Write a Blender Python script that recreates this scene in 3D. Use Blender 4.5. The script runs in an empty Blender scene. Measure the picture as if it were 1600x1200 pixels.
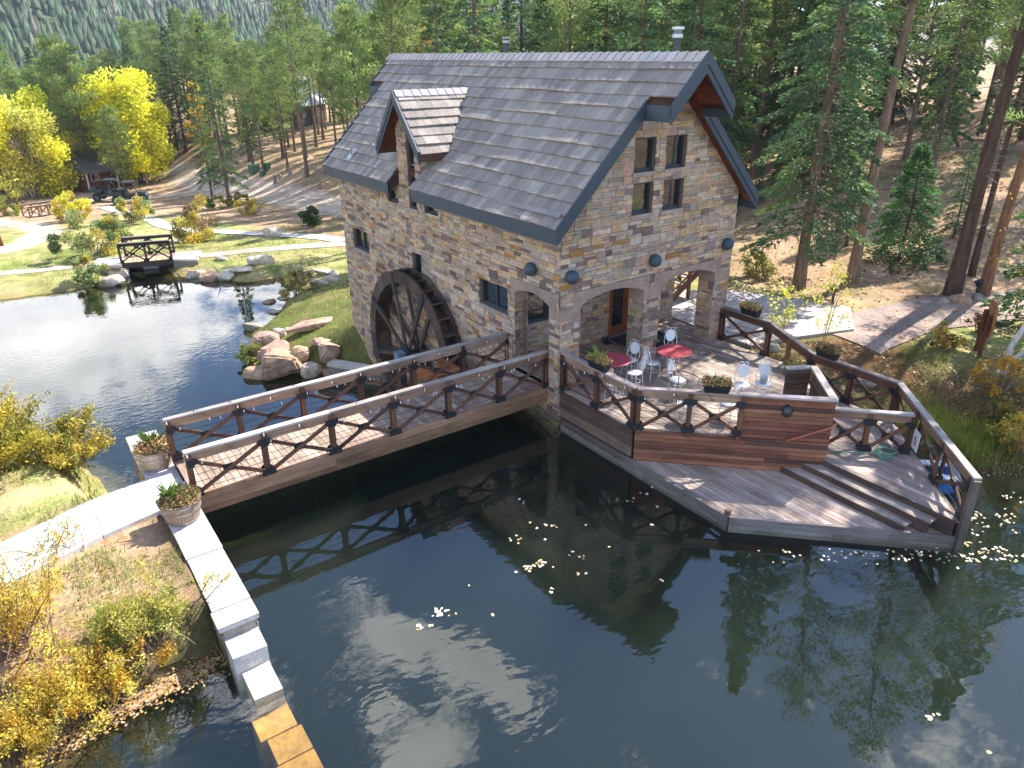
import bpy, math, random
import numpy as np
from mathutils import Vector, Matrix, Euler, noise as mnoise
rad = math.radians
scene = bpy.context.scene
C = scene.collection
# ------------------------------------------------------------------ camera
CP, CR, CY = rad(24.42), rad(-0.551), rad(-35.09)
CF = 1144.011
CAM = np.array([-10.986, -13.532, 9.129])
fw = np.array([-math.sin(CY)*math.cos(CP), math.cos(CY)*math.cos(CP), -math.sin(CP)])
r0 = np.array([math.cos(CY), math.sin(CY), 0.0]); u0 = np.cross(r0, fw)
cr = math.cos(CR)*r0 + math.sin(CR)*u0
cu = -math.sin(CR)*r0 + math.cos(CR)*u0
cd = bpy.data.cameras.new('camera'); cam = bpy.data.objects.new('camera', cd); C.objects.link(cam)
cam.matrix_world = Matrix(((cr[0], cu[0], -fw[0], CAM[0]), (cr[1], cu[1], -fw[1], CAM[1]), (cr[2], cu[2], -fw[2], CAM[2]), (0, 0, 0, 1)))
cd.sensor_width = 36.0; cd.lens = 36.0*CF/1600.0; cd.clip_start = 0.1; cd.clip_end = 6000
scene.camera = cam
# ------------------------------------------------------------------ light
SUN_EL, SUN_AZ = 46.0, 8.0                 # azimuth measured from +X towards +Y
sdir = Vector((math.cos(rad(SUN_EL))*math.cos(rad(SUN_AZ)), math.cos(rad(SUN_EL))*math.sin(rad(SUN_AZ)), math.sin(rad(SUN_EL))))
sl = bpy.data.lights.new('sun', 'SUN'); sl.energy = 4.7; sl.angle = rad(0.53); sl.color = (1.0, 0.955, 0.88)
so = bpy.data.objects.new('sun', sl); C.objects.link(so); so.rotation_euler = sdir.to_track_quat('Z', 'Y').to_euler(); so.location = (30, 10, 40)
w = bpy.data.worlds.new('World'); scene.world = w; w.use_nodes = True
nt = w.node_tree; N = nt.nodes; L = nt.links; N.clear()
def nd(t, **k):
    n = N.new(t)
    for a, b in k.items(): setattr(n, a, b)
    return n
out = nd('ShaderNodeOutputWorld'); bg = nd('ShaderNodeBackground'); sky = nd('ShaderNodeTexSky', sky_type='NISHITA', sun_disc=False)
sky.sun_elevation = rad(SUN_EL); sky.sun_rotation = rad(90-SUN_AZ); sky.altitude = 2400; sky.air_density = 1.0; sky.dust_density = 0.6
tc = nd('ShaderNodeTexCoord'); sep = nd('ShaderNodeSeparateXYZ'); L.new(tc.outputs['Generated'], sep.inputs[0])
def mth(op, a, b=None, c=None):
    n = nd('ShaderNodeMath', operation=op)
    for i, v in enumerate((a, b, c)):
        if v is None: continue
        if isinstance(v, (int, float)): n.inputs[i].default_value = v
        else: L.new(v, n.inputs[i])
    return n.outputs[0]
zz = mth('ADD', mth('MAXIMUM', sep.outputs[2], 0.0), 0.12)
px = mth('DIVIDE', sep.outputs[0], zz); py = mth('DIVIDE', sep.outputs[1], zz)
cmb = nd('ShaderNodeCombineXYZ'); L.new(px, cmb.inputs[0]); L.new(py, cmb.inputs[1])
cn = nd('ShaderNodeTexNoise'); cn.inputs['Scale'].default_value = 3.2; cn.inputs['Detail'].default_value = 9; cn.inputs['Roughness'].default_value = 0.6; cn.inputs['Distortion'].default_value = 0.35
L.new(cmb.outputs[0], cn.inputs['Vector'])
def blob(cx, cy, rx, ry, amp):             # a cloud bank (or a gap) at a place in the sky
    a = mth('DIVIDE', mth('SUBTRACT', px, cx), rx); b = mth('DIVIDE', mth('SUBTRACT', py, cy), ry)
    d = mth('ADD', mth('MULTIPLY', a, a), mth('MULTIPLY', b, b))
    return mth('MULTIPLY', mth('POWER', 2.718, mth('MULTIPLY', d, -1.0)), amp)
cn3 = nd('ShaderNodeTexNoise'); cn3.inputs['Scale'].default_value = 11; cn3.inputs['Detail'].default_value = 8; cn3.inputs['Roughness'].default_value = .65; cn3.inputs['Distortion'].default_value = .6; L.new(cmb.outputs[0], cn3.inputs['Vector'])
cov = mth('ADD', mth('MULTIPLY', mth('SUBTRACT', cn.outputs['Fac'], 0.56), 1.3), mth('MULTIPLY', mth('SUBTRACT', cn3.outputs['Fac'], 0.55), 1.5))
for b_ in ((0.0, 2.35, .65, .72, 0.62), (0.9, 2.9, .8, .7, .6), (.31, .92, .06, .06, .42), (.36, .84, .07, .06, .5), (.41, .77, .06, .06, .5), (.445, .69, .05, .06, .5), (.45, .62, .04, .04, .45), (.27, .76, .06, .07, .3), (.28, .63, .10, .05, .5), (.16, .9, .08, .1, .2), (0.5, 1.7, .24, .22, -0.95), (0.75, .85, .3, .3, -.3), (0.02, .95, .12, .15, .18), (0.88, 0.23, .13, .07, .42), (-1.6, -1.6, 2.4, 2.4, .26), (-2.2, 2.0, 1.2, 1.2, .25), (1.4, .5, .4, .3, -.2)):  # broad western banks are unseen, added to whiten the light on the walls
    cov = mth('ADD', cov, blob(*b_))
mr = nd('ShaderNodeMapRange'); L.new(cov, mr.inputs[0]); mr.inputs[1].default_value = 0.06; mr.inputs[2].default_value = 0.34
mr.interpolation_type = 'SMOOTHSTEP'
cn2 = nd('ShaderNodeTexNoise'); cn2.inputs['Scale'].default_value = 2.1; cn2.inputs['Detail'].default_value = 6
L.new(cmb.outputs[0], cn2.inputs['Vector'])
cc = nd('ShaderNodeValToRGB'); cc.color_ramp.elements[0].position = .3; cc.color_ramp.elements[0].color = (5.6, 5.8, 6.2, 1); cc.color_ramp.elements[1].position = .7; cc.color_ramp.elements[1].color = (14.4, 14.2, 14.0, 1)
L.new(cn2.outputs['Fac'], cc.inputs[0])
mx = nd('ShaderNodeMixRGB'); L.new(mr.outputs[0], mx.inputs[0]); skm = nd('ShaderNodeMixRGB', blend_type='MULTIPLY'); skm.inputs[0].default_value = 1.0; skm.inputs[2].default_value = (.86, .90, .98, 1); L.new(sky.outputs[0], skm.inputs[1]); L.new(skm.outputs[0], mx.inputs[1]); L.new(cc.outputs[0], mx.inputs[2])
L.new(mx.outputs[0], bg.inputs[0]); bg.inputs[1].default_value = 0.15; L.new(bg.outputs[0], out.inputs[0])
vs = scene.view_settings; vs.view_transform = 'Standard'; vs.look = 'None'; vs.exposure = 1.42; vs.gamma = 1.0
scene.cycles.max_bounces = 8; scene.cycles.transparent_max_bounces = 16; scene.cycles.diffuse_bounces = 3; scene.cycles.glossy_bounces = 3
scene.cycles.caustics_reflective = False; scene.cycles.caustics_refractive = False; scene.cycles.sample_clamp_indirect = 6

# ------------------------------------------------------------------ helpers
rng = random.Random(11)
def hexl(h, k=1.0):
    v = [int(h[i:i+2], 16)/255 for i in (0, 2, 4)]
    return tuple(k*(c/12.92 if c <= .04045 else ((c+.055)/1.055)**2.4) for c in v)
def jit(c, a=.12, hue=.03):
    k = 1+rng.uniform(-a, a)
    return tuple(max(0, x*k*(1+rng.uniform(-hue, hue))) for x in c)
def lerp(a, b, t): return a+(b-a)*t
def vlerp(a, b, t): return tuple(x+(y-x)*t for x, y in zip(a, b))
def sstep(a, b, x):
    t = np.clip((x-a)/(b-a), 0, 1); return t*t*(3-2*t)

class MB:
    """collects faces with a colour and board-aligned UVs, builds one mesh object"""
    def __init__(s): s.v = []; s.f = []; s.c = []; s.uv = []; s.m = []
    def poly(s, pts, col=(.5, .5, .5), uv=None, m=0):
        b = len(s.v); s.v += [tuple(p) for p in pts]; s.f.append(tuple(range(b, b+len(pts)))); s.c.append(col); s.m.append(m)
        s.uv += uv if uv else [(0, 0)]*len(pts)
    def hexa(s, P, col, uo=None, m=0, lu=None):
        # P: 8 corners, index = i + 2j + 4k ; u runs along i
        P = [Vector(p) for p in P]; b = len(s.v); s.v += [tuple(p) for p in P]
        L_ = (P[1]-P[0]).length; W_ = (P[2]-P[0]).length; H_ = (P[4]-P[0]).length
        if uo is None: uo = (rng.uniform(0, 40), rng.uniform(0, 40))
        ax = sorted(((L_, 0), (W_, 1), (H_, 2)))[-1][1]
        co = [((i & 1)*L_, ((i >> 1) & 1)*W_, ((i >> 2) & 1)*H_) for i in range(8)]
        o = [k for k in range(3) if k != ax]
        for q in ((0, 2, 3, 1), (4, 5, 7, 6), (0, 1, 5, 4), (2, 6, 7, 3), (0, 4, 6, 2), (1, 3, 7, 5)):
            s.f.append(tuple(b+i for i in q)); s.c.append(col); s.m.append(m)
            s.uv += [(uo[0]+co[i][ax], uo[1]+co[i][o[0]]+co[i][o[1]]) for i in q]
    def box(s, lo, hi, col, m=0):
        (a, b, c), (d, e, f) = lo, hi
        s.hexa([(x, y, z) for z in (c, f) for y in (b, e) for x in (a, d)], col, m=m)
    def obox(s, c, ex, ey, ez, col, m=0):
        c, ex, ey, ez = Vector(c), Vector(ex), Vector(ey), Vector(ez)
        s.hexa([c+i*ex+j*ey+k*ez for k in (-1, 1) for j in (-1, 1) for i in (-1, 1)], col, m=m)
    def beam(s, p, q, wd, h, col, up=(0, 0, 1), m=0):
        p, q = Vector(p), Vector(q); d = q-p; l = d.length; d.normalize(); up = Vector(up)
        sd = d.cross(up)
        if sd.length < 1e-4: sd = d.cross(Vector((1, 0, 0)))
        sd.normalize(); u2 = sd.cross(d)
        s.obox((p+q)/2, d*l/2, sd*wd/2, u2*h/2, col, m)
    def tube(s, pts, r, n, col, m=0, cap=True):
        pts = [Vector(p) for p in pts]; k = len(pts); rs = r if isinstance(r, (list, tuple)) else [r]*k
        rings = []; up = None
        for i, p in enumerate(pts):
            d = (pts[min(i+1, k-1)]-pts[max(i-1, 0)])
            if d.length < 1e-9: d = Vector((0, 0, 1))
            d.normalize()
            if up is None: up = d.orthogonal().normalized()
            up = (up-d*up.dot(d))
            up = up.normalized() if up.length > 1e-5 else d.orthogonal().normalized()
            sd = d.cross(up); b = len(s.v); rings.append(b)
            for j in range(n):
                a = 2*math.pi*j/n; s.v.append(tuple(p+(up*math.cos(a)+sd*math.sin(a))*rs[i]))
        for i in range(k-1):
            for j in range(n):
                j2 = (j+1) % n
                s.f.append((rings[i]+j, rings[i]+j2, rings[i+1]+j2, rings[i+1]+j)); s.c.append(col); s.m.append(m)
                s.uv += [(i*.3, j*.05), (i*.3, j*.05+.05), (i*.3+.3, j*.05+.05), (i*.3+.3, j*.05)]
        if cap:
            for rb, o in ((rings[0], -1), (rings[-1], 1)):
                s.f.append(tuple(rb+j for j in (range(n) if o > 0 else range(n-1, -1, -1)))); s.c.append(col); s.m.append(m); s.uv += [(0, 0)]*n
    def lathe(s, prof, n, col, c=(0, 0, 0), m=0, a0=0, a1=2*math.pi, cols=None):
        full = abs(a1-a0-2*math.pi) < 1e-6; k = n if full else n+1; b = len(s.v)
        for (r, z) in prof:
            for j in range(k):
                a = a0+(a1-a0)*j/n; s.v.append((c[0]+r*math.cos(a), c[1]+r*math.sin(a), c[2]+z))
        for i in range(len(prof)-1):
            for j in range(n):
                j2 = (j+1) % k
                s.f.append((b+i*k+j, b+i*k+j2, b+(i+1)*k+j2, b+(i+1)*k+j)); s.c.append(cols(i, j) if cols else col); s.m.append(m)
                s.uv += [(prof[i][1], j*.1), (prof[i][1], j*.1+.1), (prof[i+1][1], j*.1+.1), (prof[i+1][1], j*.1)]
    def ball(s, c, r, col, nu=16, nv=10, sc=(1, 1, 1), m=0):
        b = len(s.v)
        for i in range(nv+1):
            t = math.pi*i/nv
            for j in range(nu):
                a = 2*math.pi*j/nu
                s.v.append((c[0]+r*sc[0]*math.sin(t)*math.cos(a), c[1]+r*sc[1]*math.sin(t)*math.sin(a), c[2]+r*sc[2]*math.cos(t)))
        for i in range(nv):
            for j in range(nu):
                j2 = (j+1) % nu
                s.f.append((b+i*nu+j, b+(i+1)*nu+j, b+(i+1)*nu+j2, b+i*nu+j2)); s.c.append(col); s.m.append(m); s.uv += [(0, 0)]*4
    def merge(s, o, mat=None):
        b = len(s.v); s.v += [tuple(mat @ Vector(p)) for p in o.v] if mat else o.v
        s.f += [tuple(i+b for i in f) for f in o.f]; s.c += o.c; s.uv += o.uv; s.m += o.m
    def build(s, name, mats, parent=None, smooth=False, off=None):
        me = bpy.data.meshes.new(name)
        v = np.array(s.v, float)
        if off is None: off = root_loc(parent)
        if len(v): v = v-np.array(off)
        me.from_pydata(v.tolist(), [], s.f)
        if not isinstance(mats, (list, tuple)): mats = [mats]
        for m_ in mats: me.materials.append(m_)
        if len(s.f):
            at = me.attributes.new('Col', 'FLOAT_COLOR', 'FACE')
            at.data.foreach_set('color', np.array([tuple(c)+(1,) for c in s.c], np.float32).ravel())
            uvl = me.uv_layers.new(name='UVMap'); uvl.data.foreach_set('uv', np.array(s.uv, np.float32).ravel())
            if len(mats) > 1: me.polygons.foreach_set('material_index', np.array(s.m, np.int32))
            if smooth: me.polygons.foreach_set('use_smooth', np.ones(len(s.f), bool))
        me.update()
        o = bpy.data.objects.new(name, me); C.objects.link(o)
        if parent: o.parent = parent
        return o
def root_loc(p):
    l = Vector((0, 0, 0))
    while p is not None:
        l += p.location; p = p.parent
    return tuple(l)
def mesh_np(name, V, F, cols, mat, parent=None, smooth=False, nper=4, off=(0, 0, 0), dom='FACE'):
    """fast path: V (n,3), F (m,nper) ints, cols (m,3)"""
    me = bpy.data.meshes.new(name); n, m = len(V), len(F)
    me.vertices.add(n); me.vertices.foreach_set('co', (np.asarray(V, np.float32)-np.asarray(off, np.float32)).ravel())
    me.loops.add(m*nper); me.loops.foreach_set('vertex_index', np.asarray(F, np.int32).ravel())
    me.polygons.add(m); me.polygons.foreach_set('loop_start', np.arange(0, m*nper, nper, dtype=np.int32))
    me.polygons.foreach_set('loop_total', np.full(m, nper, np.int32))
    me.materials.append(mat)
    me.update(calc_edges=True); me.validate()
    at = me.attributes.new('Col', 'FLOAT_COLOR', dom)
    at.data.foreach_set('color', np.concatenate([np.asarray(cols, np.float32), np.ones((len(cols), 1), np.float32)], 1).ravel())
    if smooth: me.polygons.foreach_set('use_smooth', np.ones(m, bool))
    o = bpy.data.objects.new(name, me); C.objects.link(o)
    if parent: o.parent = parent
    return o
def tag(o, label=None, cat=None, group=None, kind=None):
    if label: o['label'] = label
    if cat: o['category'] = cat
    if group: o['group'] = group
    if kind: o['kind'] = kind
    return o
def thing(name, label, cat, loc=(0, 0, 0), rotz=0, group=None):
    o = bpy.data.objects.new(name, None); C.objects.link(o); o.location = loc; o.rotation_euler = (0, 0, rotz)
    o.empty_display_size = .2
    return tag(o, label, cat, group)
def dup(root, loc=None, rotz=None, scale=None, label=None, group=None):
    r = root.copy(); C.objects.link(r)
    if loc is not None: r.location = loc
    if rotz is not None: r.rotation_euler = (0, 0, rotz)
    if scale is not None: r.scale = scale if isinstance(scale, (tuple, list)) else (scale,)*3
    if label: r['label'] = label
    if group: r['group'] = group
    def rec(a, b):
        for ch in list(a.children):
            c = ch.copy(); C.objects.link(c); c.parent = b; rec(ch, c)
    rec(root, r)
    return r

# ------------------------------------------------------------------ materials
def mat(name):
    m = bpy.data.materials.new(name); m.use_nodes = True; m.node_tree.nodes.clear(); return m, m.node_tree.nodes, m.node_tree.links
class G:
    def __init__(s, name):
        s.m, s.n, s.l = mat(name); s.o = s.n.new('ShaderNodeOutputMaterial')
    def nd(s, t, ins={}, **k):
        x = s.n.new(t)
        for a, b in k.items(): setattr(x, a, b)
        for a, b in ins.items():
            if hasattr(b, 'links'): s.l.new(b, x.inputs[a])
            else: x.inputs[a].default_value = b
        return x
    def math(s, op, a, b=0.0): return s.nd('ShaderNodeMath', {0: a, 1: b}, operation=op).outputs[0]
    def attr(s): return s.nd('ShaderNodeAttribute', attribute_name='Col').outputs['Color']
    def noise(s, vec, scale, det=4, rough=.55): return s.nd('ShaderNodeTexNoise', {'Vector': vec, 'Scale': scale, 'Detail': det, 'Roughness': rough}).outputs['Fac']
    def rng(s, v, a, b, c, d): return s.nd('ShaderNodeMapRange', {0: v, 1: a, 2: b, 3: c, 4: d}).outputs[0]
    def mul(s, col, fac):
        x = s.nd('ShaderNodeVectorMath', operation='SCALE'); s.l.new(col, x.inputs[0]); s.l.new(fac, x.inputs['Scale']); return x.outputs[0]
    def mix(s, f, a, b, bt='MIX'): return s.nd('ShaderNodeMixRGB', {0: f, 1: a, 2: b}, blend_type=bt).outputs[0]
    def bump(s, h, strength=.3, dist=.02): return s.nd('ShaderNodeBump', {'Height': h, 'Strength': strength, 'Distance': dist}).outputs[0]
    def bsdf(s, col, rough=.8, nrm=None, spec=.3, metal=0):
        b = s.nd('ShaderNodeBsdfPrincipled', {'Base Color': col, 'Roughness': rough, 'Metallic': metal, 'Specular IOR Level': spec})
        if nrm is not None: s.l.new(nrm, b.inputs['Normal'])
        return b.outputs[0]
    def done(s, sh): s.l.new(sh, s.o.inputs[0]); return s.m
    def objc(s): return s.nd('ShaderNodeTexCoord').outputs['Object']
    def geo(s): return s.nd('ShaderNodeNewGeometry').outputs['Position']
def m_wood(name, rough=.75, grey=0.0):
    g = G(name); uv = g.nd('ShaderNodeTexCoord').outputs['UV']
    mp = g.nd('ShaderNodeMapping', {'Vector': uv, 'Scale': (1.2, 26, 1)}).outputs[0]
    n1 = g.noise(mp, 1.0, 6, .6)
    n2 = g.noise(g.nd('ShaderNodeMapping', {'Vector': uv, 'Scale': (.6, 2.2, 1)}).outputs[0], 1.0, 4)
    n3 = g.noise(g.geo(), 1.1, 5, .65)
    k = g.math('MULTIPLY', g.rng(n1, .3, .7, .62, 1.25), g.rng(n2, .3, .7, .7, 1.2))
    k = g.math('MULTIPLY', k, g.rng(n3, .35, .65, .78, 1.15))
    kn = g.nd('ShaderNodeTexVoronoi', {'Vector': g.nd('ShaderNodeMapping', {'Vector': uv, 'Scale': (2.2, 7, 1)}).outputs[0], 'Scale': 1.0}).outputs['Distance']
    k = g.math('MULTIPLY', k, g.rng(kn, .03, .13, .45, 1.0))
    c = g.mul(g.attr(), k)
    return g.done(g.bsdf(c, rough, g.bump(n1, .35, .01), .25))
def m_stone(name, rough=.88, ns=9, bs=.6, lo=.72, hi=1.22):
    g = G(name); p = g.objc()
    n1 = g.noise(p, ns, 7, .65); n2 = g.noise(p, 1.3, 4); n3 = g.noise(p, ns*4.5, 3)
    k = g.math('MULTIPLY', g.rng(n1, .3, .7, lo, hi), g.rng(n2, .3, .7, .85, 1.12))
    k = g.math('MULTIPLY', k, g.rng(n3, .3, .7, .86, 1.12))
    return g.done(g.bsdf(g.mul(g.attr(), k), rough, g.bump(n1, bs, .03), .2))
def m_paint(name, rough=.45, spec=.4, metal=0, lo=.85, hi=1.1):
    g = G(name); n = g.noise(g.objc(), 3.5, 6, .7)
    return g.done(g.bsdf(g.mul(g.attr(), g.rng(n, .3, .7, lo, hi)), g.rng(n, .3, .7, rough*.8, min(1, rough*1.25)), None, spec, metal))
def m_leaf(name, trans=.3, var=.14, rough=.6):
    g = G(name); oi = g.nd('ShaderNodeObjectInfo').outputs['Random']
    n = g.noise(g.objc(), .55, 3)
    k = g.math('MULTIPLY', g.rng(oi, 0, 1, 1-var, 1+var), g.rng(n, .35, .65, .8, 1.2))
    c = g.mul(g.attr(), k)
    b = g.nd('ShaderNodeBsdfPrincipled', {'Base Color': c, 'Roughness': rough, 'Specular IOR Level': .25}).outputs[0]
    t = g.nd('ShaderNodeBsdfTranslucent', {'Color': c}).outputs[0]
    return g.done(g.nd('ShaderNodeMixShader', {0: trans, 1: b, 2: t}).outputs[0])
def m_bark(name):
    g = G(name); p = g.objc(); mp = g.nd('ShaderNodeMapping', {'Vector': p, 'Scale': (9, 9, 1.6)}).outputs[0]
    n = g.noise(mp, 1.0, 6, .65); n2 = g.noise(p, .8, 3)
    k = g.math('MULTIPLY', g.rng(n, .3, .7, .5, 1.4), g.rng(n2, .3, .7, .8, 1.2))
    return g.done(g.bsdf(g.mul(g.attr(), k), .95, g.bump(n, .9, .04), .1))
def m_ground(name):
    g = G(name); p = g.geo(); a = g.attr()
    n1 = g.noise(p, .9, 8, .68); n2 = g.noise(p, 14, 5, .7); n3 = g.noise(p, .16, 4); n4 = g.noise(p, 45, 3, .7)
    k = g.math('MULTIPLY', g.rng(n1, .3, .7, .6, 1.35), g.rng(n2, .25, .75, .58, 1.38))
    k = g.math('MULTIPLY', k, g.rng(n3, .3, .7, .85, 1.15)); k = g.math('MULTIPLY', k, g.rng(n4, .3, .7, .75, 1.25))
    c = g.mul(a, k)
    warm = g.mix(g.rng(g.noise(p, 2.6, 6, .7), .52, .62, 0, .45), c, g.mix(1.0, c, (1.35, 1.05, .75, 1), 'MULTIPLY'))
    return g.done(g.bsdf(warm, .95, g.bump(n2, .8, .06), .1))
def m_glass(name, col=(.012, .014, .016)):
    g = G(name)
    d = g.nd('ShaderNodeBsdfDiffuse', {'Color': (*col, 1)}).outputs[0]
    gl = g.nd('ShaderNodeBsdfGlossy', {'Color': (.9, .95, 1, 1), 'Roughness': .02}).outputs[0]
    f = g.math('POWER', g.nd('ShaderNodeLayerWeight', {'Blend': .5}).outputs['Facing'], 4.0)
    return g.done(g.nd('ShaderNodeMixShader', {0: g.rng(f, 0, 1, .10, 1.0), 1: d, 2: gl}).outputs[0])
def m_clear(name, tint=(.96, .99, .97)):
    g = G(name)
    d = g.nd('ShaderNodeBsdfTransparent', {'Color': (*tint, 1)}).outputs[0]
    gl = g.nd('ShaderNodeBsdfGlossy', {'Color': (1, 1, 1, 1), 'Roughness': .03}).outputs[0]
    f = g.math('POWER', g.nd('ShaderNodeLayerWeight', {'Blend': .5}).outputs['Facing'], 5.0)
    return g.done(g.nd('ShaderNodeMixShader', {0: g.rng(f, 0, 1, .04, 1.0), 1: d, 2: gl}).outputs[0])
def m_water(name, tint, rip=.05, sc=1.0, glo=(1, 1, 1), vol=None):
    g = G(name)
    if vol:
        v = g.nd('ShaderNodeVolumePrincipled', {'Color': (*vol[0], 1), 'Density': vol[1], 'Absorption Color': (*vol[2], 1), 'Anisotropy': .2})
        g.l.new(v.outputs[0], g.o.inputs[1])
    p = g.geo()
    mp = g.nd('ShaderNodeMapping', {'Vector': p, 'Scale': (1.0, 1.7, 1), 'Rotation': (0, 0, .6)}).outputs[0]
    n1 = g.noise(mp, 2.6*sc, 1.2, .5); n2 = g.noise(mp, 8*sc, 1, .5); amp = g.rng(g.noise(p, .22, 2), .38, .62, .08, 1.0)
    h = g.math('MULTIPLY', g.math('ADD', n1, g.math('MULTIPLY', n2, .2)), amp)
    nrm = g.bump(h, 1.0, rip)
    t = g.nd('ShaderNodeBsdfTransparent', {'Color': (*tint, 1)}).outputs[0]
    gl = g.nd('ShaderNodeBsdfGlossy', {'Color': (*glo, 1), 'Roughness': .004, 'Normal': nrm}).outputs[0]
    f = g.nd('ShaderNodeFresnel', {'IOR': 1.65, 'Normal': nrm}).outputs[0]
    f = g.math('MULTIPLY', f, g.math('SUBTRACT', 1.0, g.nd('ShaderNodeNewGeometry').outputs['Backfacing']))
    return g.done(g.nd('ShaderNodeMixShader', {0: f, 1: t, 2: gl}).outputs[0])
M = dict(wood=m_wood('weathered_wood'), stone=m_stone('ashlar_stone'), rock=m_stone('boulder_rock', .9, 3.5, .9, .6, 1.3), conc=m_stone('concrete', .85, 5, .35, .7, 1.15),
         paint=m_paint('dark_paint', .5), metal=m_paint('steel', .4, .5, .6), black=m_paint('black_steel', .5, .35), white=m_paint('white_paint', .4, .4, 0, .94, 1.03), tile=m_stone('roof_tile', .8, 14, .35, .82, 1.15),
         leaf=m_leaf('foliage'), aspen=m_leaf('aspen_leaves', .4), needle=m_leaf('needles', .35, .2), bark=m_bark('bark'), ground=m_ground('earth'), glass=m_glass('window_glass'), clear=m_clear('table_glass'),
         water=m_water('pond_water', (.9, .92, .85), .006, vol=((.036, .051, .049), 1.0, (.32, .36, .24))), lower=m_water('lower_pond_water', (.45, .5, .42), .006))
# ------------------------------------------------------------------ terrain
UP = [(-9.45, 2.45), (-9.45, -3.15), (-10.6, -2.9), (-11.6, -3.35), (-12.4, -3.8), (-15, -4.6), (-18, -6), (-24, -7), (-24, -24), (16, -24), (12.5, -15), (9.3, -10.6), (7.6, -8.9), (6.2, -7.9), (5.7, -6.6), (5.5, -5), (5.5, -1), (.6, -.5), (.3, 2.45)]
LP = [(-30, 31), (-16, 32.6), (-11.7, 32.7), (-9.98, 32.5), (-7.2, 32.2), (-6.0, 32.6), (-5.2, 36.5), (-3.2, 36.2), (-3.3, 31.8), (-2.3, 31.3), (-1.7, 29.6), (-.2, 28.2), (1.7, 27.5), (2.4, 26.3), (1.6, 24.7), (.4, 23.6), (-1.2, 21), (-2.6, 19.9), (-3.3, 18.2), (-3.8, 16.8), (-3.9, 14.9), (-3.1, 14.1), (-2.1, 13.1), (-1.3, 12.5), (-.4, 11.4), (1, 10), (1, 3), (-9.7, 3), (-9.8, 6.5), (-9.9, 9.4), (-10.4, 10.9), (-12.7, 11.8), (-16, 11.5), (-30, 13)]
HL = -2.7
def sdist(P, x, y):
    x = np.asarray(x, float); y = np.asarray(y, float); d = np.full(x.shape, 1e9); ins = np.zeros(x.shape, bool); n = len(P)
    for i in range(n):
        ax, ay = P[i]; bx, by = P[(i+1) % n]; ex, ey = bx-ax, by-ay
        t = np.clip(((x-ax)*ex+(y-ay)*ey)/(ex*ex+ey*ey), 0, 1)
        d = np.minimum(d, np.hypot(x-ax-t*ex, y-ay-t*ey))
        c = ((ay > y) != (by > y)) & (x < (bx-ax)*(y-ay)/((by-ay) if by != ay else 1e-9)+ax)
        ins ^= c
    return np.where(ins, -d, d)
def sp(x, k=2.0): return np.where(x/k > 20, x, k*np.log1p(np.exp(np.clip(x/k, -30, 20))))
_lat = np.random.RandomState(5).rand(64, 64)
def vnoise(x, y):
    xi = np.floor(x).astype(int); yi = np.floor(y).astype(int); fx = x-xi; fy = y-yi; fx = fx*fx*(3-2*fx); fy = fy*fy*(3-2*fy)
    g = lambda i, j: _lat[(xi+i) % 64, (yi+j) % 64]
    return (g(0, 0)*(1-fx)+g(1, 0)*fx)*(1-fy)+(g(0, 1)*(1-fx)+g(1, 1)*fx)*fy-.5
def fbm(x, y, o=4):
    s = 0; a = 1.0; f = 1.0
    for _ in range(o): s = s+a*vnoise(x*f+13.7*_, y*f+7.1*_); a *= .5; f *= 2.03
    return s
def land(x, y):
    zs = lerp(.72, .98, sstep(-6, 4, x))
    zs = zs-.62*sstep(-1.8, -4.6, y)*sstep(4, 7, x)*(1-sstep(7.5, 11, x))
    zl = -2.3-.078*sp(np.clip(y-36, -40, 50), 1.5)*(1-.8*sstep(8, 20, x))
    T = lerp(sstep(4.6, 8.6, y), sstep(6, 26, y), sstep(-4, 3, x))
    z = lerp(zs, zl, T)
    lin = x*.93+y*.16
    hl = sp(lin-20, 2.2)
    z = z+9.0*(1-np.exp(-.24*hl/9.0))*sstep(2, 14, x)*lerp(1.0, .6, sstep(20, 60, y))
    return z
def H(x, y):
    x = np.asarray(x, float); y = np.asarray(y, float)
    z = land(x, y)+.10*fbm(x*.55, y*.55)+.35*fbm(x*.09+3, y*.09)*sstep(12, 40, np.hypot(x-2, y-4))
    wob = .5*fbm(x*.7, y*.7, 3)
    z = np.where((x > -.4) & (x < 6.15) & (y > -9) & (y < 3), np.minimum(z, .25), z)
    for P, zw, wd, bed in ((UP, 0.0, 1.1, -1.5), (LP, HL, 1.5, -1.6)):
        d = sdist(P, x, y)+wob*(.5 if zw < 0 else np.where((x < -8) & (y > -2.8), .1, .5))
        if zw == 0: wd = np.where((x < -8) & (y > -2.8), .12, 1.1)
        b = zw-.06+(z-zw+.06)*sstep(0, wd, d)**.8
        i = zw-.06+bed*sstep(0, np.where((x > -9.3) & (x < -5), .5, 2.0) if zw == 0 else 2.6, -d)
        z = np.where(d > wd, z, np.where(d > 0, np.minimum(z, np.maximum(b, zw-.06)) if zw < -1 else b, np.minimum(i, z)))
    return z
def H1(x, y): return float(H(np.array([x]), np.array([y]))[0])
def pray(px, py):
    d = fw*CF+cr*(px-800)-cu*(py-600); return d/np.linalg.norm(d)
_ts = np.concatenate([np.arange(6, 60, .1), np.arange(60, 260, .4)])
def gp(px, py):
    """point of the ground seen at photo pixel (px, py)"""
    d = pray(px, py); P = CAM[None]+_ts[:, None]*d[None]
    h = H(P[:, 0], P[:, 1]); i = int(np.argmax(P[:, 2] < h))
    if P[i, 2] >= h[i]: i = len(_ts)-1
    return float(P[i, 0]), float(P[i, 1]), float(h[i])
def gpl(P): return [gp(*q)[:2] for q in P]
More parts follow.
